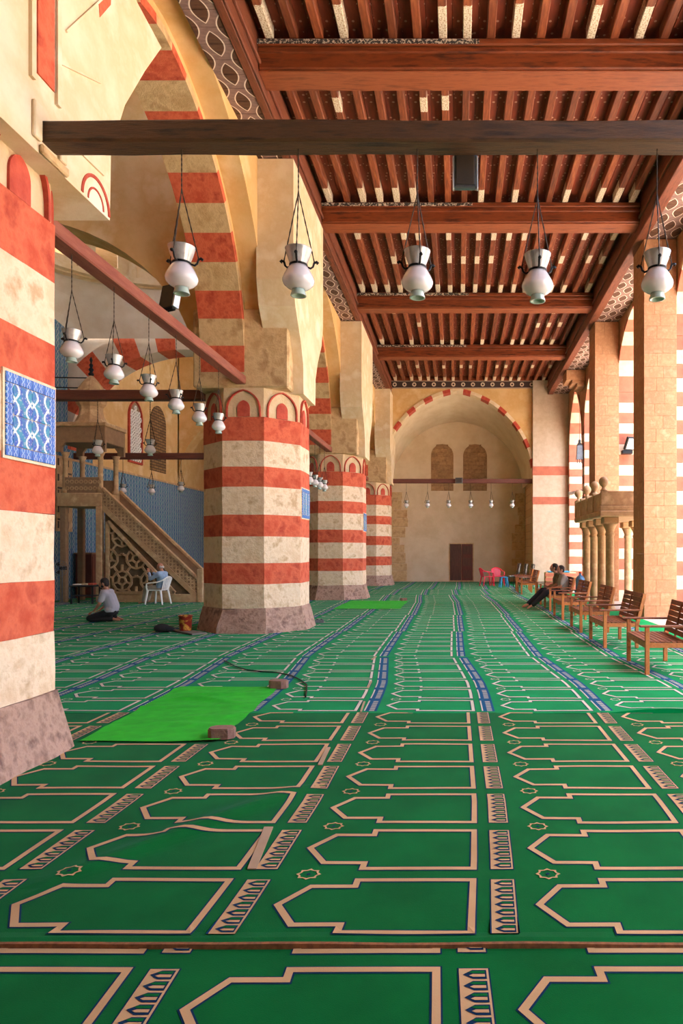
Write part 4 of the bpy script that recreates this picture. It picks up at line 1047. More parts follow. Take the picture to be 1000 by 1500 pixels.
bspots = [(2.33, 8.50, 'slatted wooden bench standing first in the row, beside the sandstone pillar'), (2.31, 10.85, 'slatted wooden bench second in the row, behind the one by the pillar'), (2.30, 12.93, 'slatted wooden bench third in the row, before the stone platform'),
          (2.32, 15.30, 'slatted wooden bench standing just before the seated men'), (2.34, 17.55, 'slatted wooden bench on which the two men sit'), (2.36, 19.75, 'slatted wooden bench empty just beyond the two seated men'), (2.25, 24.5, 'slatted wooden bench nearer of the two beyond the men, near the blue stool'), (2.22, 26.2, 'slatted wooden bench farthest of the row, beside the patterned chairs')]
b0 = make_bench(bspots[0][2])
for i, (x, y, lb) in enumerate(bspots):
    o = b0 if i == 0 else copy_tree(b0)
    o.location = (x, y, 0.0145); o.rotation_euler = (0, 0, R((-2, 1, 0, 2, 0, -1, 2, -3)[i])); o['label'] = lb; o['group'] = 'wooden benches along the courtyard arcade'

# ================================================================== PLASTIC CHAIRS, STOOL, PATTERNED CHAIRS
def plastic_chair(mat_, label, loc, rz, group=None):            # faces local +x
    t = thing('plastic_chair', label, 'chair', loc, rz, group); m_ = M[mat_]
    MB().prism([(-0.21,-0.20),(0.20,-0.23),(0.24,-0.20),(0.24,0.20),(0.20,0.23),(-0.21,0.20)], 'z', 0.405, 0.43).build('seat', m_, t)
    for x, y, fx, fy in ((0.20,0.21,0.25,0.26), (0.20,-0.21,0.25,-0.26), (-0.19,0.19,-0.27,0.23), (-0.19,-0.19,-0.27,-0.23)):
        MB().tube([(x,y,0.41),((x+fx)/2,(y+fy)/2,0.2),(fx,fy,0.0)], [0.032,0.027,0.022], 6).build('leg', m_, t)
    mb = MB()                                                    # backrest: curved top rail and upright slats
    arc = [(-0.22 - 0.10*math.cos(a)*0.9 + 0.02, 0.23*math.sin(a)) for a in [R(-90 + 18*k) for k in range(11)]]
    mb.tube([(x - 0.05, y, 0.80 - 0.10*abs(y/0.23)**2.2) for x, y in arc], 0.024, 6); mb.build('back_rail', m_, t)
    for k in range(2, 9): x, y = arc[k]; MB().bar((x + 0.04, y*0.85, 0.42), (x - 0.05, y, 0.79 - 0.10*abs(y/0.23)**2.2), 0.042, 0.012, (1,0,0)).build('back_slat', m_, t)
    for s_ in (-1, 1):
        MB().tube([(-0.25, 0.225*s_, 0.69),(-0.12,0.265*s_,0.65),(0.10,0.275*s_,0.63),(0.20,0.268*s_,0.60),(0.22,0.25*s_,0.50),(0.21,0.22*s_,0.41)], 0.021, 6).build('armrest', m_, t)
    return t
zc = 0.0145
pr1 = fl(713, 859.5); plastic_chair('red_plastic', 'red plastic armchair standing left of its twin, seen from behind its arm', (1.28, 30.4, zc), R(20))
plastic_chair('red_plastic', 'red plastic armchair with its rounded back beside the blue stool', (1.78, 30.9, zc), R(-80))
st = thing('plastic_stool', 'small blue plastic stool next to the red chair', 'stool', (1.95, 29.4, zc), 0.2)
MB().cbox(-0.16, 0.16, -0.16, 0.16, 0.42, 0.45, 0.012).build('seat', M['blue_plastic'], st)
for sx in (-1, 1):
    for sy in (-1, 1): MB().bar((0.12*sx, 0.12*sy, 0.42), (0.16*sx, 0.16*sy, 0.0), 0.055, 0.04, (1,0,0)).build('leg', M['blue_plastic'], st)
for sx in (-1, 1): MB().bar((0.14*sx, -0.14, 0.2), (0.14*sx, 0.14, 0.2), 0.02, 0.03).build('stretcher', M['blue_plastic'], st)
def pat_chair(label, loc, rz):
    t = thing('patterned_chair', label, 'chair', loc, rz, 'patterned chairs by the end wall')
    MB().cbox(-0.23, 0.23, -0.23, 0.23, 0.42, 0.49, 0.025).build('seat', M['floral_dark'], t)
    MB().bar((-0.22, 0, 0.56), (-0.30, 0, 1.02), 0.42, 0.06, (1,0,0)).build('backrest', M['floral_dark'], t)
    for sy in (-1, 1):
        MB().tube([(0.20,0.2*sy,0.43),(0.22,0.21*sy,0)], 0.014, 6).build('leg', M['black_metal'], t)
        MB().tube([(-0.32,0.2*sy,0.98),(-0.2,0.2*sy,0.42),(-0.26,0.21*sy,0)], 0.014, 6).build('leg', M['black_metal'], t)
for i, (px, d) in enumerate(((742.5, 30.1), (752, 29.2), (761.5, 28.3))):
    pat_chair(('dark floral padded chair of the trio, next to the blue stool', 'dark floral padded chair in the middle of its trio', 'dark floral padded chair of the trio, next to the wooden benches')[i], ((px - VPX) * d / 1000 + 0.25, d, zc), R(180 + 8))

# ================================================================== STONE PLATFORM ON COLUMNS
DX, DY0, DY1, DX2 = 3.64, 17.4, 21.15, 5.6
dk = thing('stone_platform', 'carved stone platform raised on slender columns with ball finials', 'platform', (DX, DY0, 0)); LX, LY = DX2 - DX, DY1 - DY0
MB().cbox(-0.05, LX, -0.05, LY, 2.44, 2.60, 0.03).build('platform_slab', M['minbar_stone'], dk)
for z0, z1, e in ((2.60, 2.72, 0.02), (2.72, 3.10, 0.0)):
    MB().cbox(-e, LX, -e, 0.12, z0, z1, 0.012).build('parapet_panel', M['minbar_stone'], dk)
for k in range(4):
    y0 = 0.12 + (LY - 0.12) * k / 4; y1 = 0.12 + (LY - 0.12) * (k + 1) / 4
    MB().cbox(0.0, 0.12, y0 + 0.06, y1 - 0.06, 2.60, 3.06, 0.015).build('parapet_panel', M['minbar_stone'], dk)
    MB().cbox(-0.03, 0.15, y1 - 0.08, y1 + 0.06, 2.60, 3.12, 0.015).build('parapet_post', M['minbar_stone'], dk)
for k, yy in enumerate((0.08, 0.12 + (LY-0.12)*0.30, 0.12 + (LY-0.12)*0.62, LY - 0.05)):
    MB().lathe([(0.10,0),(0.075,0.03),(0.045,0.06),(0.05,0.10),(0.10,0.15),(0.125,0.21),(0.12,0.27),(0.08,0.33),(0.02,0.36)], 14, (0.08, yy, 3.11)).build('ball_finial', M['minbar_stone'], dk, smooth=True)
colp = [(0.15,0),(0.15,0.08),(0.11,0.14),(0.115,0.16),(0.105,1.95),(0.125,1.97),(0.125,2.02),(0.105,2.05),(0.12,2.12),(0.17,2.22),(0.19,2.27)]
cm = MB().lathe(colp, 14).mesh('column', M['minbar_stone'], True)
for x, y in [(0.30, 0.35 + 1.05*k) for k in range(4)] + [(1.55, 0.35 + 1.05*k) for k in range(4)]:
    o = link('column', cm, dk, (x, y, 0.0))
    MB().cbox(-0.20, 0.20, -0.20, 0.20, 2.27, 2.44, 0.02).build('capital', M['minbar_stone'], o)

# ================================================================== PULPIT (MINBAR)
MY0, MY1 = 20.75, 21.85
mn = thing('stone_pulpit', 'tall carved stone pulpit with lattice side, stair and domed canopy', 'pulpit', (0, MY0, 0)); W_ = MY1 - MY0
def mp(px, py): p = at(px, py, MY0); return p.x, p.z
xp0, _ = mp(85, 740); xp1, _ = mp(150, 740); xlow, _ = mp(290, 880); _, zt0 = mp(0, 742); _, zt1 = mp(0, 722)
# frame of the stair side: base, post, diagonal string
MB().cbox(mp(150,0)[0] - 0.02, xlow, -0.03, 0.10, 0.0, 0.26, 0.02).build('plinth', M['minbar_stone'], mn)
MB().cbox(mp(141,0)[0], mp(150,0)[0], -0.05, 0.12, 0.0, zt0, 0.02).build('corner_post', M['minbar_stone'], mn)
dA, dB = Vector((mp(151,0)[0], 0, mp(0,730)[1])), Vector((xlow, 0, mp(0,862)[1]))
def para(x0, z0, x1, z1, h_): return [(x0, z0), (x1, z1), (x1, z1 + h_), (x0, z0 + h_)]
za, zb_ = mp(0, 748)[1], mp(0, 880)[1]
for yy, nm in ((-0.04, 'near'), (W_ - 0.10, 'far')):
    MB().prism(para(dA.x, za, dB.x, zb_, 0.20), 'y', yy, yy + 0.14).build('stair_string', M['minbar_stone'], mn)
    bal = MB().prism(para(dA.x, za + 0.20, dB.x, zb_ + 0.20, 0.44), 'y', yy + 0.03, yy + 0.10).build('balustrade', M['minbar_brown'], mn)
    MB().prism(para(dA.x, za + 0.62, dB.x, zb_ + 0.62, 0.09), 'y', yy - 0.01, yy + 0.14).build('handrail', M['minbar_stone'], bal)
    if nm == 'near':                                            # pierced rosettes along the balustrade
        n_ = 26
        for k in range(n_):
            t = (k + 0.5) / n_; x = dA.x + (dB.x - dA.x)*t; z = za + (zb_ - za)*t + 0.41
            for dz in (-0.1, 0.1):
                mb = MB().lathe([(0.045,-0.012),(0.082,-0.012),(0.082,0.012),(0.045,0.012),(0.045,-0.012)], 8, caps=False)
                mb.v = [(a_ + x, c_ + yy + 0.03, b_ + z + dz) for a_, b_, c_ in mb.v]; mb.build('rosette', M['minbar_stone'], bal)
    MB().cbox(xlow - 0.02, xlow + 0.16, yy - 0.02, yy + 0.16, 0.0, 1.02, 0.02).build('newel_post', M['minbar_stone'], mn)
# recessed lattice triangle
tx0, tz0 = mp(158, 872)[0], 0.30; tx1 = mp(256, 0)[0]; tztop = mp(0, 764)[1]
MB().prism([(tx0 - 0.12, 0.26), (xlow, 0.26), (xlow, zb_ + 0.02), (tx0 - 0.12, za - 0.04)], 'y', 0.06, 0.10).build('backing_panel', M['minbar_dark'], mn)
fr_ = [((tx0, tz0), (tx1, tz0)), ((tx0, tz0), (tx0, tztop)), ((tx0, tztop), (tx1, tz0))]
for a, b in fr_: MB().bar((a[0], 0.0, a[1]), (b[0], 0.0, b[1]), 0.09, 0.10, (0,1,0)).build('lattice_frame', M['minbar_stone'], mn)
def inside(x, z):
    return x > tx0 and z > tz0 and (x - tx0) / (tx1 - tx0) + (z - tz0) / (tztop - tz0) < 1
def clip(p, q, n_=60):
    pts = [(p[0] + (q[0]-p[0])*k/n_, p[1] + (q[1]-p[1])*k/n_) for k in range(n_ + 1)]; ins = [inside(*t) for t in pts]; out = []; s_ = None
    for k, f in enumerate(ins):
        if f and s_ is None: s_ = k
        if (not f or k == n_) and s_ is not None:
            if k - s_ > 2: out.append((pts[s_], pts[k]))
            s_ = None
    return out
S_ = 0.86                                                       # star-and-polygon strapwork: decagon rings joined by straps
segs = []
for ci in range(-1, 4):
    for cj in range(-1, 4):
        cx_, cz_ = tx0 + 0.42 + ci*S_ + (S_/2 if cj % 2 else 0), tz0 + 0.36 + cj*S_*0.78
        ring_ = [(cx_ + 0.30*math.cos(R(18 + 36*k)), cz_ + 0.30*math.sin(R(18 + 36*k))) for k in range(10)]
        for k in range(10):
            segs.append((ring_[k], ring_[(k+1) % 10]))
            if k % 2 == 0: segs.append((ring_[k], (cx_ + 0.50*math.cos(R(18 + 36*k)), cz_ + 0.50*math.sin(R(18 + 36*k)))))
            if k % 2 == 1: segs.append((ring_[k], (cx_ + 0.13*math.cos(R(18 + 36*k)), cz_ + 0.13*math.sin(R(18 + 36*k)))))
            if k % 2 == 1: segs.append(((cx_ + 0.13*math.cos(R(18 + 36*k)), cz_ + 0.13*math.sin(R(18 + 36*k))), (cx_ + 0.13*math.cos(R(90 + 36*k)), cz_ + 0.13*math.sin(R(90 + 36*k)))))
for a, b in segs:
    for p, q_ in clip(a, b): MB().bar((p[0], 0.03, p[1]), (q_[0], 0.03, q_[1]), 0.05, 0.075, (0,1,0)).build('lattice_strap', M['minbar_stone'], mn)
# steps inside
for k in range(10):
    t0 = k / 10; x = dA.x + (dB.x - dA.x)*t0; MB().box(x, x + (dB.x - dA.x)/10, 0.1, W_ - 0.1, 0.02, max(za + 0.1 - (za - 0.2)*(k+1)/10, 0.12)).build('step', M['minbar_stone'], mn)
# platform, parapet, columns, canopy, bulb
MB().cbox(xp0, xp1, -0.05, W_ + 0.05, zt0, zt1, 0.02).build('platform', M['minbar_stone'], mn)
for yy in (0.0, W_ - 0.16): MB().cbox(xp0 + 0.05, xp0 + 0.24, yy, yy + 0.16, 0.0, zt0, 0.02).build('rear_support', M['minbar_brown'], mn)
pz0, pz1 = zt1, mp(0, 712)[1]
pz1 = zt1 + 0.48
for yy in (0.0, W_ - 0.08):
    pp = MB().cbox(xp0 + 0.2, xp1 - 0.1, yy, yy + 0.08, pz0, pz1, 0.01).build('parapet', M['minbar_brown'], mn)
    if yy == 0.0:
        for k in range(8):
            for j in range(2):
                mb = MB().lathe([(0.03,-0.01),(0.065,-0.01),(0.065,0.01),(0.03,0.01),(0.03,-0.01)], 8, caps=False); x = xp0 + 0.28 + k*0.14; z = pz0 + 0.14 + 0.2*j
                mb.v = [(a_ + x, c_ - 0.005, b_ + z) for a_, b_, c_ in mb.v]; mb.build('rosette', M['minbar_stone'], pp)
cz0, cz1 = pz0, mp(0, 662)[1]
cpr = [(0.12,0),(0.12,0.10),(0.075,0.16),(0.07,cz1-cz0-0.22),(0.09,cz1-cz0-0.2),(0.075,cz1-cz0-0.14),(0.13,cz1-cz0)]
for x in (xp0 + 0.18, xp1 - 0.10):
    for yy in (0.08, W_ - 0.08): MB().lathe(cpr, 12, (x, yy, cz0)).build('canopy_column', M['minbar_stone'], mn, smooth=True)
c1 = mp(0, 625)[1]
cn = MB(); cx0, cx1 = xp0 - 0.05, xp1 + 0.12
cano = MB().cbox(cx0, cx1, -0.08, W_ + 0.08, cz1 + 0.28, c1, 0.02).build('canopy', M['minbar_brown'], mn)
MB().cbox(cx0 - 0.04, cx1 + 0.04, -0.12, W_ + 0.12, c1, c1 + 0.13, 0.02).build('cornice', M['minbar_stone'], cano)
for yy in (-0.08, W_ - 0.02):                                   # scalloped arches under the canopy
    half = (cx1 - cx0) / 2 - 0.2; crv_ = [(cx0 + half + 0.2 + u, cz1 + z) for u, z in resample(two_centre(half, 0.42, 8), 16)]
    crv_ = [(u, min(z + (0.05 if k % 2 else 0.0), cz1 + 0.28)) for k, (u, z) in enumerate(crv_)]
    mb = MB()
    for a, b in zip(crv_, crv_[1:]): mb.prism([a, b, (b[0], cz1 + 0.30), (a[0], cz1 + 0.30)], 'y', yy, yy + 0.1)
    mb.box(cx0, cx0 + 0.2, yy, yy + 0.1, cz1, cz1 + 0.3); mb.box(cx1 - 0.2, cx1, yy, yy + 0.1, cz1, cz1 + 0.3); mb.build('scalloped_arch', M['minbar_brown'], cano)
bc = (cx0 + cx1) / 2
MB().lathe([(0.56,0),(0.46,0.10),(0.36,0.30),(0.33,0.46),(0.34,0.56),(0.42,0.66),(0.46,0.82),(0.44,1.0),(0.34,1.2),(0.18,1.42),(0.06,1.55)], 8, (bc, W_/2, c1 + 0.13), ph=R(22.5)).build('bulb_dome', M['minbar_stone'], mn)
MB().lathe([(0.05,0),(0.09,0.08),(0.04,0.14),(0.08,0.22),(0.035,0.28),(0.06,0.36),(0.02,0.42),(0.05,0.52),(0.01,0.62)], 10, (bc, W_/2, c1 + 1.66)).build('finial', M['black_metal'], mn, smooth=True)
for zz in (mp(0, 547)[1], mp(0, 562)[1]): MB().tube([(bc, W_/2, zz), (XQ + 0.02, W_/2, zz + 0.02)], 0.018, 6).build('iron_rod', M['black_metal'], mn)
# mosaic jamb beside the pulpit
for px in (72, 96):
    p = at(px, 700, 20.3)
pj = thing('marble_panel', 'tall pale marble panel with dark square kufic inlay beside the pulpit', 'panel', (XQ + 0.06, 22.05, 2.2))
MB().box(0.0, 0.03, -0.45, 0.45, 0, 2.4).build('slab', M['minbar_stone'], pj)
for k in range(9):
    for j in range(3):
        if (k * 3 + j) % 4 == 1: continue
        MB().box(0.03, 0.045, -0.38 + 0.27*j, -0.38 + 0.27*j + (0.22 if (k+j) % 2 else 0.06), 0.1 + 0.25*k, 0.1 + 0.25*k + (0.06 if (k+j) % 2 else 0.22)).build('inlay', M['inlay_dark'], pj)

# ================================================================== SMALL THINGS IN THE AISLE
cab = thing('wooden_cabinet', 'dark reddish wooden cabinet against the tiles under the pulpit platform', 'cabinet', (XQ + 0.08, 23.3, 0.0145))
MB().cbox(0.02, 0.55, -0.65, 0.65, 0.0, 1.45, 0.01).build('body', M['cabinet_wood'], cab)
for s_ in (-1, 1):
    d_ = MB().cbox(0.55, 0.575, min(0.02*s_, 0.62*s_), max(0.02*s_, 0.62*s_), 0.08, 1.38, 0.006).build('door', M['cabinet_wood'], cab)
    MB().ball((0.59, 0.08*s_, 0.75), 0.018).build('knob', M['grey_metal'], d_)
MB().cbox(0.0, 0.6, -0.70, 0.70, 1.45, 1.50, 0.008).build('cornice', M['minbar_brown'], cab)
tb = thing('low_table', 'low black table with papers and a printed cover beside the pulpit', 'table', (at(128, 0, 20.3).x, 20.2, 0.0145))
MB().cbox(-0.36, 0.36, -0.25, 0.25, 0.50, 0.55, 0.01).build('tabletop', M['dark_cloth'], tb)
for sx in (-1, 1):
    for sy in (-1, 1): MB().cbox(0.31*sx - 0.02, 0.31*sx + 0.02, 0.2*sy - 0.02, 0.2*sy + 0.02, 0, 0.5, 0.004).build('leg', M['dark_cloth'], tb)
MB().cbox(-0.33, 0.33, -0.2, 0.2, 0.22, 0.25, 0.004).build('shelf', M['dark_cloth'], tb)
for k, (x, w) in enumerate(((-0.22, 0.2), (0.02, 0.16), (0.2, 0.14))):
    tag(MB().cbox(-w/2, w/2, -0.11, 0.11, 0.0, 0.03 + 0.012*k, 0.003).build('book', M[('white_plastic', 'cream_paint', 'trim_red')[k]], loc=(tb.location.x + x, 20.2, 0.566)), ('white covered book lying on the low black table', 'cream covered book lying on the low black table', 'red covered book lying on the low black table')[k], 'book')
fan = thing('pedestal_fan', 'grey pedestal fan standing beside the pulpit entrance', 'fan', (at(91, 0, 20.0).x, 20.0, 0.0145))
MB().lathe([(0.22,0),(0.22,0.03),(0.05,0.06),(0.03,0.08)], 16).build('base', M['grey_metal'], fan, smooth=True)
MB().tube([(0,0,0.06),(0,0,1.0)], 0.016, 8).build('pole', M['grey_metal'], fan)
MB().tube([(0,0.10,1.05),(0,-0.06,1.05)], [0.06,0.05], 10).build('motor', M['black_metal'], fan)
mb = MB()
for rr in (0.08, 0.15, 0.22): mb.tube([(rr*math.cos(R(20*k)), -0.10, 1.05 + rr*math.sin(R(20*k))) for k in range(19)], 0.006, 5)
for k in range(12): mb.tube([(0.03*math.cos(R(30*k)), -0.12, 1.05 + 0.03*math.sin(R(30*k))), (0.22*math.cos(R(30*k)), -0.10, 1.05 + 0.22*math.sin(R(30*k)))], 0.004, 4)
mb.build('guard', M['grey_metal'], fan)
for k in range(3):
    a = R(120*k); MB().prism([(0.02*math.cos(a), 1.05 + 0.02*math.sin(a)), (0.19*math.cos(a-0.3), 1.05 + 0.19*math.sin(a-0.3)), (0.19*math.cos(a+0.35), 1.05 + 0.19*math.sin(a+0.35))], 'y', -0.085, -0.08).build('blade', M['dark_cloth'], fan)
# candle-rail ironwork on the aisle wall
# bucket, bag and board at the pier foot
bp = fl(295, 924); bkt = thing('paint_bucket', 'red and yellow printed paint bucket at the foot of the pier', 'bucket', (-5.20, 13.02, 0.047))
MB().lathe([(0.105,0),(0.125,0.27),(0.133,0.275),(0.133,0.29),(0.118,0.29),(0.10,0.02)], 20, caps=False).build('bucket_body', M['bucket_red'], bkt, smooth=True)
MB().lathe([(0.10,0.0),(0.0,0.0)], 20).build('bucket_bottom', M['bucket_red'], bkt)
MB().tube([(0.13*math.cos(R(a)), 0.0, 0.28 - 0.10*math.sin(R(a))) for a in range(0, 181, 15)], 0.004, 5).build('handle', M['grey_metal'], bkt)
bd_ = MB().cbox(-0.5, 0.45, -0.14, 0.14, 0.0, 0.028, 0.006).build('wooden_board', M['board_grey'], loc=(-5.12, 12.94, 0.018)); bd_.rotation_euler = (0, 0, R(135))
tag(bd_, 'flat grey board lying under the paint bucket', 'board')
mb = MB(); mb.ball((0,0,0.07), (0.16,0.12,0.08), 14, 9); mb.ball((0.12,0.02,0.05), (0.10,0.09,0.06), 12, 8)
tag(mb.jitter(0.02, 9.0).build('cloth_bag', M['dark_cloth'], smooth=True, loc=(-5.62, 12.95, 0.035)), 'crumpled black cloth bag beside the paint bucket', 'bag')
sk = thing('socket_box', 'small grey electric socket box on the carpet by the bucket pier', 'socket', (-3.0, 14.75, 0.0145), 0.3)
MB().cbox(-0.09, 0.09, -0.05, 0.05, 0.0, 0.07, 0.01).build('box_body', M['grey_metal'], sk)
for kx in (-0.045, 0.045): MB().lathe([(0.024, 0.0), (0.024, 0.008), (0.016, 0.008), (0.016, 0.002)], 12, (kx, 0, 0.07)).build('outlet', M['black_metal'], sk)
# cable across the carpet
cpts = [fl(328, 970), fl(345, 979), fl(362, 984), fl(385, 987), fl(405, 988), fl(425, 992), fl(440, 999), fl(449, 1006), fl(449, 1016), fl(447, 1028)]
sm_ = []
for a, b in zip(cpts, cpts[1:]):
    for k in range(4): p = a.lerp(b, k/4); sm_.append((p.x, p.y, 0.026))
tag(MB().tube(sm_, 0.0075, 6).build('power_cable', M['black_metal'], smooth=True), 'black power cable lying across the carpet beyond the green cloth', 'cable')
# floodlights and other fittings
fd = thing('floodlight', 'flat rectangular floodlight hung under the dark rough tie beam', 'floodlight', (at(681, 240, 5.2).x, 5.12, 4.28))
MB().cbox(-0.085, 0.085, 0.0, 0.05, 0.0, 0.26, 0.008).build('housing', M['grey_metal'], fd)
MB().cbox(-0.068, 0.068, -0.008, 0.0, 0.022, 0.24, 0.003).build('glass', M['inlay_dark'], fd)
for sx in (-1, 1): MB().cbox(0.09*sx - 0.006, 0.09*sx + 0.006, 0.0, 0.04, -0.005, 0.24, 0.002).build('bracket_arm', M['lamp_metal'], fd)
pf = at(237, 470, 10.0)
f2_ = thing('floodlight', 'black floodlight standing on the faded red tie beam', 'floodlight', (-4.12, 9.65, 4.88))
MB().bar((0, 0, 0.0), (0, 0, 0.10), 0.05, 0.03).build('bracket_arm', M['black_metal'], f2_)
o = MB().cbox(-0.14, 0.14, -0.04, 0.04, 0.0, 0.40, 0.012).build('housing', M['black_metal'], f2_, loc=(0, 0, 0.07)); o.rotation_euler = (R(-12), 0, R(-25))
o2 = MB().cbox(-0.12, 0.12, -0.05, -0.04, 0.03, 0.37, 0.003).build('glass', M['inlay_dark'], o)
MB().cbox(0.14, 0.17, -0.05, 0.05, 0.03, 0.37, 0.003).build('side_fin', M['lamp_metal'], o)
sp = thing('loudspeaker', 'small grey loudspeaker fixed on the end arch beam', 'speaker', (at(672, 0, Y_END).x, Y_END + 0.08, 4.72))
MB().cbox(-0.17, 0.17, -0.12, 0.02, -0.02, 0.24, 0.015).build('housing', M['grey_metal'], sp); MB().cbox(-0.14, 0.14, -0.13, -0.12, 0.01, 0.21, 0.003).build('grille', M['window_dark'], sp)
lt = thing('hanging_lantern', 'grey metal lantern hanging in the last courtyard arch', 'lantern', (at(848.5, 0, 27.5).x, 27.5, at(0, 673, 27.5).z))
MB().prism([(-0.13,0),(0.13,0),(0.10,0.55),(-0.10,0.55)], 'y', -0.1, 0.1).build('lantern_body', M['grey_metal'], lt)
MB().lathe([(0.13,0.55),(0.05,0.68),(0.05,0.78),(0.02,0.80)], 8).build('lantern_cap', M['grey_metal'], lt)
for sx in (-1, 0, 1): MB().box(0.09*sx - 0.012, 0.09*sx + 0.012, -0.02, 0.02, -0.15, 0.0).build('lantern_foot', M['black_metal'], lt)
MB().tube([(0,0,0.8),(0,0,2.6)], 0.008, 5).build('chain', M['chain'], lt)
spt = thing('spotlight', 'black outdoor spotlight fixed on the striped jamb behind the platform', 'spotlight', (5.15, RK[5] + 0.20, at(0, 660, 21.5).z))
MB().cbox(-0.02, 0.30, -0.25, -0.02, -0.12, 0.0, 0.01).build('bracket_arm', M['black_metal'], spt)
o = MB().cbox(-0.05, 0.40, -0.06, 0.02, 0.0, 0.42, 0.015).build('housing', M['black_metal'], spt, loc=(0.05, -0.22, 0.02)); o.rotation_euler = (R(30), 0, R(20))
MB().cbox(0.0, 0.35, -0.075, -0.06, 0.04, 0.38, 0.004).build('glass', M['lamp_metal'], o)
tbf = thing('tube_light', 'white tube light fitting tilted on the courtyard arcade', 'light', (4.25, 23.2, at(0, 718, 23).z))
MB().bar((-0.5, 0, -0.10), (0.35, 0, 0.12), 0.12, 0.09).build('housing', M['lamp_metal'], tbf); MB().bar((-0.45, 0, -0.15), (0.30, 0, 0.05), 0.09, 0.03).build('diffuser', M['white_plastic'], tbf)
MB().tube([(0.35, 0, 0.12), (0.8, 0.3, 0.3)], 0.02, 6).build('bracket_arm', M['black_metal'], tbf)
# clutter beyond the benches: a stone ledge with blue cloth, water bottle, cooler
led = thing('wooden_crate', 'plain wooden crate stack with blue cloth by the end pilaster', 'crate', (4.05, 27.2, 0.0145))
MB().cbox(-0.6, 0.6, -0.3, 0.3, 0.0, 0.72, 0.02).build('crate_body', M['stone_beige'], led)
for k in range(4): MB().cbox(-0.62, 0.62, -0.32, -0.30, 0.04 + 0.17*k, 0.17 + 0.17*k, 0.005).build('crate_slat', M['ablaq_pink'], led)
MB().cbox(-0.5, 0.35, -0.34, 0.34, 0.72, 0.76, 0.01).build('cloth_cover', M['blue_plastic'], led)
wbt = thing('water_bottle', 'large blue water bottle standing behind the wooden benches', 'bottle', (3.55, 19.9, 0.44))
MB().lathe([(0.12,0),(0.135,0.03),(0.135,0.14),(0.125,0.16),(0.135,0.18),(0.135,0.32),(0.08,0.40),(0.035,0.43),(0.035,0.48)], 16).build('bottle_body', M['water_blue'], wbt, smooth=True)
MB().lathe([(0.04,0.48),(0.04,0.52)], 12).build('bottle_cap', M['trim_red'], wbt)
wst = thing('bottle_stand', 'low blue stand under the large water bottle', 'stand', (3.55, 19.9, 0.0145))
MB().cbox(-0.15, 0.15, -0.15, 0.15, 0.38, 0.425, 0.008).build('shelf', M['blue_plastic'], wst)
for sx in (-1, 1):
    for sy in (-1, 1): MB().cbox(0.12*sx - 0.02, 0.12*sx + 0.02, 0.12*sy - 0.02, 0.12*sy + 0.02, 0, 0.38, 0.004).build('leg', M['blue_plastic'], wst)
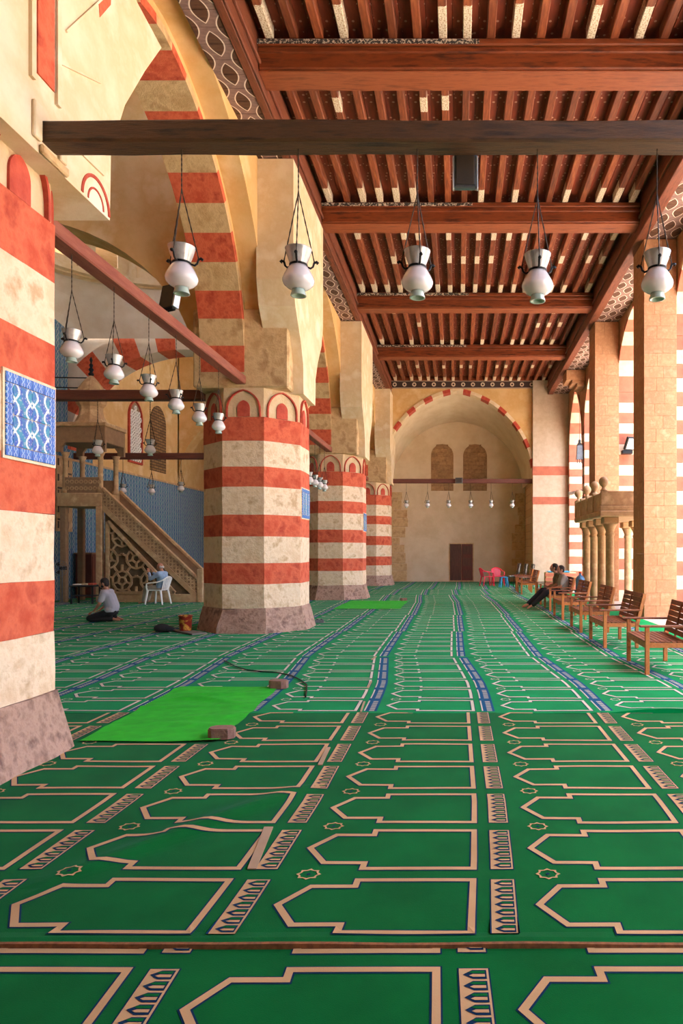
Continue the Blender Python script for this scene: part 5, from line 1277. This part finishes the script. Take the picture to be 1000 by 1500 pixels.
# ================================================================== PEOPLE
def remesh(mb, name, mat_, parent, voxel=0.012, smooth_it=4):
    me = mb.mesh(name, mat_); tmp = bpy.data.objects.new(name, me); C.objects.link(tmp)
    m1 = tmp.modifiers.new('r', 'REMESH'); m1.mode = 'VOXEL'; m1.voxel_size = voxel
    m2 = tmp.modifiers.new('s', 'SMOOTH'); m2.iterations = smooth_it; m2.factor = 0.5
    dg = bpy.context.evaluated_depsgraph_get(); ev = tmp.evaluated_get(dg)
    me2 = bpy.data.meshes.new_from_object(ev); bpy.data.objects.remove(tmp); bpy.data.meshes.remove(me)
    me2.name = name; me2.materials.clear(); me2.materials.append(mat_)
    me2.polygons.foreach_set('use_smooth', [True] * len(me2.polygons))
    return link(name, me2, parent)
def V(*a): return Vector(a)
def person(label, loc, rz, J, mats, bald=False, sleeves='short', s=1.0):
    # J: joints in metres, x forward, y left; keys hip, knee, ankle, toe, sho, elb, wri (each l/r), chest, belly, neck, head, look (pitch)
    t = thing('person', label, 'person', loc, rz); t.scale = (s, s, s)
    b = MB(); H = J['head']; N = J['neck']
    pitch = Matrix.Rotation(J.get('pitch', 0.0), 4, 'Y') @ Matrix.Rotation(J.get('yaw', 0.0), 4, 'Z')
    def hd(x, y, z): return H + (pitch @ V(x, y, z))
    hm = MB(); hm.ball((0,0,0.015), (0.098,0.078,0.105), 16, 12); hm.ball((0.022,0,-0.055), (0.068,0.058,0.065), 14, 10); hm.ball((0.055,0,-0.092), (0.026,0.024,0.020), 10, 8)
    hm.capsule((0.092,0,0.012), (0.112,0,-0.028), 0.010, 0.015); hm.ball((0.088,0,0.030), (0.014,0.045,0.010), 10, 6); hm.ball((0.090,0,-0.062), (0.014,0.024,0.010), 10, 6)
    for sy in (-1, 1): hm.ball((-0.005, 0.080*sy, -0.005), (0.020,0.010,0.032), 10, 8); hm.ball((0.072,0.040*sy,-0.02), (0.02,0.02,0.02), 8, 6)
    hm.v = [tuple(hd(*p)) for p in hm.v]; b.add(hm.v, hm.f)
    b.capsule(N, H + pitch @ V(-0.015,0,-0.07), 0.054, 0.052, 12)
    ch, be = J['chest'], J['belly']
    b.capsule(N + V(0,0,-0.02), ch, 0.06, 0.12, 12); b.capsule(ch, be, 0.125, 0.125, 12)
    for s_ in ('l', 'r'):
        sg = 1 if s_ == 'l' else -1
        hp, kn, an, to = J['hip'+s_], J['knee'+s_], J['ank'+s_], J['toe'+s_]; sh, el, wr_ = J['sho'+s_], J['elb'+s_], J['wri'+s_]
        b.capsule(be, hp, 0.11, 0.085); b.capsule(hp, kn, 0.080, 0.055); b.capsule(kn, an, 0.054, 0.036); b.capsule(an, to, 0.038, 0.026)
        fd_ = (to - an).normalized(); b.capsule(an - fd_*0.045, an + fd_*0.03, 0.034, 0.036)
        b.capsule(N + V(0,0.05*sg,-0.05), sh, 0.055, 0.055); b.capsule(sh, el, 0.048, 0.038); b.capsule(el, wr_, 0.038, 0.025)
        # hand: palm and five fingers, curled a little
        hx = J.get('hand'+s_, (wr_ - el).normalized()).normalized(); side = hx.cross(V(0,0,1))
        if side.length < 0.1: side = V(0, 1, 0)
        side.normalize(); up = side.cross(hx).normalized(); pc = wr_ + hx*0.045
        for q_ in (-0.022, 0, 0.022): b.capsule(wr_ + hx*0.01 + side*q_*0.6, wr_ + hx*0.085 + side*q_, 0.014, 0.013, 8)
        for k, L_ in enumerate((0.062, 0.075, 0.080, 0.070)):
            q_ = -0.033 + 0.022*k; p0 = wr_ + hx*0.085 + side*q_; p1 = p0 + (hx + side*(q_*3) - up*0.25).normalized()*L_*0.55; p2 = p1 + (hx - up*0.8).normalized()*L_*0.5
            b.capsule(p0, p1, 0.0095, 0.009, 8); b.capsule(p1, p2, 0.009, 0.0075, 8)
        p0 = wr_ + hx*0.035 + side*(-0.026*sg); p1 = p0 + (hx*0.7 - side*0.8*sg).normalized()*0.035; p2 = p1 + (hx - side*0.2*sg - up*0.3).normalized()*0.03
        b.capsule(p0, p1, 0.012, 0.010, 8); b.capsule(p1, p2, 0.010, 0.008, 8)
    body = remesh(b, 'body', M['skin'], t, 0.0095, 3)
    # face details
    for sy in (-1, 1):
        e = MB().ball((0,0,0), (0.008,0.013,0.008), 8, 6); e.v = [tuple(hd(p[0] + 0.088, p[1] + 0.034*sy, p[2] + 0.012)) for p in e.v]; e.build('eye', M['hair_black'], body, smooth=True)
    mth = MB().ball((0,0,0), (0.006,0.022,0.004), 8, 6); mth.v = [tuple(hd(p[0] + 0.098, p[1], p[2] - 0.060)) for p in mth.v]; mth.build('mouth', M['trim_red'], body, smooth=True)
    # hair
    h = MB()
    if bald:
        for sy in (-1, 1): h.ball((-0.035, 0.068*sy, -0.01), (0.05,0.018,0.045), 10, 8)
        h.ball((-0.088, 0, -0.015), (0.022,0.062,0.045), 10, 8)
    else:
        h.ball((-0.018,0,0.040), (0.098,0.086,0.092), 14, 10); h.ball((-0.055,0,-0.01), (0.058,0.076,0.075), 12, 9)
        for sy in (-1, 1): h.ball((0.012, 0.074*sy, 0.012), (0.022,0.012,0.04), 8, 6)
        if J.get('beard'): h.ball((0.06,0,-0.098), (0.035,0.045,0.028), 10, 7); h.ball((0.02,0.055,-0.06), (0.04,0.012,0.04), 8, 6); h.ball((0.02,-0.055,-0.06), (0.04,0.012,0.04), 8, 6)
    h.v = [tuple(hd(*p)) for p in h.v]; remesh(h, 'hair', M['hair_grey' if bald else 'hair_black'], t, 0.010, 2)
    # shirt
    c_ = MB(); c_.capsule(N + V(-0.005,0,-0.045), ch, 0.070, 0.150, 14); c_.capsule(ch, be, 0.150, 0.158, 14); c_.capsule(ch + V(0,0.06,0), be + V(0,0.05,0), 0.128, 0.140, 12); c_.capsule(ch + V(0,-0.06,0), be + V(0,-0.05,0), 0.128, 0.140, 12)
    for s_ in ('l', 'r'):
        sg = 1 if s_ == 'l' else -1; sh, el, wr_, hp = J['sho'+s_], J['elb'+s_], J['wri'+s_], J['hip'+s_]
        c_.capsule(N + V(-0.01,0.06*sg,-0.05), sh, 0.068, 0.078); c_.capsule(ch + V(0,0.06*sg,0), sh, 0.11, 0.072); c_.capsule(be, hp + V(0,0,0.04), 0.14, 0.115)
        if sleeves == 'long': c_.capsule(sh, el, 0.072, 0.056); c_.capsule(el, el.lerp(wr_, 0.92), 0.054, 0.042)
        else: c_.capsule(sh, sh.lerp(el, 0.70), 0.074, 0.064)
    remesh(c_, 'shirt', M[mats[0]], t, 0.013, 4)
    tr = MB()
    for s_ in ('l', 'r'):
        hp, kn, an = J['hip'+s_], J['knee'+s_], J['ank'+s_]
        tr.capsule(be + V(0,0,-0.06), hp, 0.125, 0.110); tr.capsule(hp, kn, 0.102, 0.076); tr.capsule(kn, kn.lerp(an, 0.93), 0.076, 0.060)
    remesh(tr, 'trousers', M[mats[1]], t, 0.013, 4)
    return t
def sym(d):
    out = {}
    for k, v in d.items():
        if k.endswith('*'):
            out[k[:-1]+'l'] = v.copy(); out[k[:-1]+'r'] = V(v.x, -v.y, v.z)
        else: out[k] = v
    return out
# kneeling man on the aisle carpet
J = sym({'hip*': V(-0.20,0.10,0.22), 'knee*': V(0.22,0.13,0.085), 'ank*': V(-0.27,0.11,0.065), 'toe*': V(-0.40,0.09,0.035), 'belly': V(-0.21,0,0.34), 'chest': V(-0.14,0,0.56),
         'sho*': V(-0.10,0.185,0.66), 'elb*': V(-0.04,0.25,0.42), 'wri*': V(0.12,0.15,0.25), 'hand*': V(1,-0.2,-0.45), 'neck': V(-0.09,0,0.72), 'head': V(-0.03,0,0.86), 'pitch': 0.12, 'beard': True})
kp = fl(148, 912); person('person in a light grey T-shirt and black trousers kneeling on the aisle carpet', (kp.x - 0.02, kp.y + 0.1, 0.0145), R(180 + 4), J, ('shirt_grey', 'trousers_black'), s=0.97)
# man on the white plastic chair before the pulpit, hands raised
cp_ = fl(230, 886); plastic_chair('white_plastic', 'white plastic armchair occupied before the stone pulpit', (cp_.x, 19.95, 0.0145), R(180 - 8))
J = sym({'hip*': V(-0.12,0.10,0.50), 'knee*': V(0.33,0.13,0.50), 'ank*': V(0.42,0.12,0.085), 'toe*': V(0.56,0.13,0.04), 'belly': V(-0.13,0,0.62), 'chest': V(-0.15,0,0.84),
         'sho*': V(-0.12,0.19,0.94), 'elb*': V(0.12,0.23,0.78), 'wri*': V(0.24,0.10,0.97), 'hand*': V(0.25,-0.1,1), 'neck': V(-0.12,0,1.01), 'head': V(-0.07,0,1.15), 'pitch': 0.1})
person('person in a pale blue shirt with hands raised seated on the white plastic chair', (cp_.x, 19.95, 0.0145), R(180 - 8), J, ('shirt_blue', 'trousers_beige'), bald=True, sleeves='long', s=0.95)
# two men on the bench
base = {'hip*': V(-0.10,0.10,0.50), 'knee*': V(0.33,0.10,0.50), 'ank*': V(0.72,0.07,0.11), 'toe*': V(0.85,0.06,0.05), 'belly': V(-0.12,0,0.60), 'chest': V(-0.12,0,0.80),
        'sho*': V(-0.10,0.18,0.90), 'elb*': V(0.00,0.24,0.66), 'wri*': V(0.20,0.09,0.60), 'hand*': V(1,-0.3,-0.2), 'neck': V(-0.09,0,0.97), 'head': V(-0.04,0,1.11), 'pitch': 0.02}
J = sym(base); J['ankl'] = V(0.74,-0.02,0.12); J['toel'] = V(0.86,-0.03,0.05); J['head'] = V(-0.04,0,1.10); J['yaw'] = 0.15
person('person in a stone grey T-shirt sitting on the bench with legs stretched and crossed', (2.66, 18.02, 0.0145), R(180 + 3), J, ('shirt_stone', 'trousers_black'), s=0.96)
J = sym(base); J['chest'] = V(-0.08,0,0.80); J['neck'] = V(-0.03,0,0.97); J['head'] = V(0.03,0,1.12); J['ankr'] = V(0.76,0.02,0.11); J['toer'] = V(0.89,0.03,0.05); J['yaw'] = -0.1; J['pitch'] = -0.12
person('person in an olive shirt sitting beside the stone grey T-shirt on the bench', (2.62, 18.50, 0.0145), R(180 - 2), J, ('shirt_olive', 'trousers_black'), s=0.98)
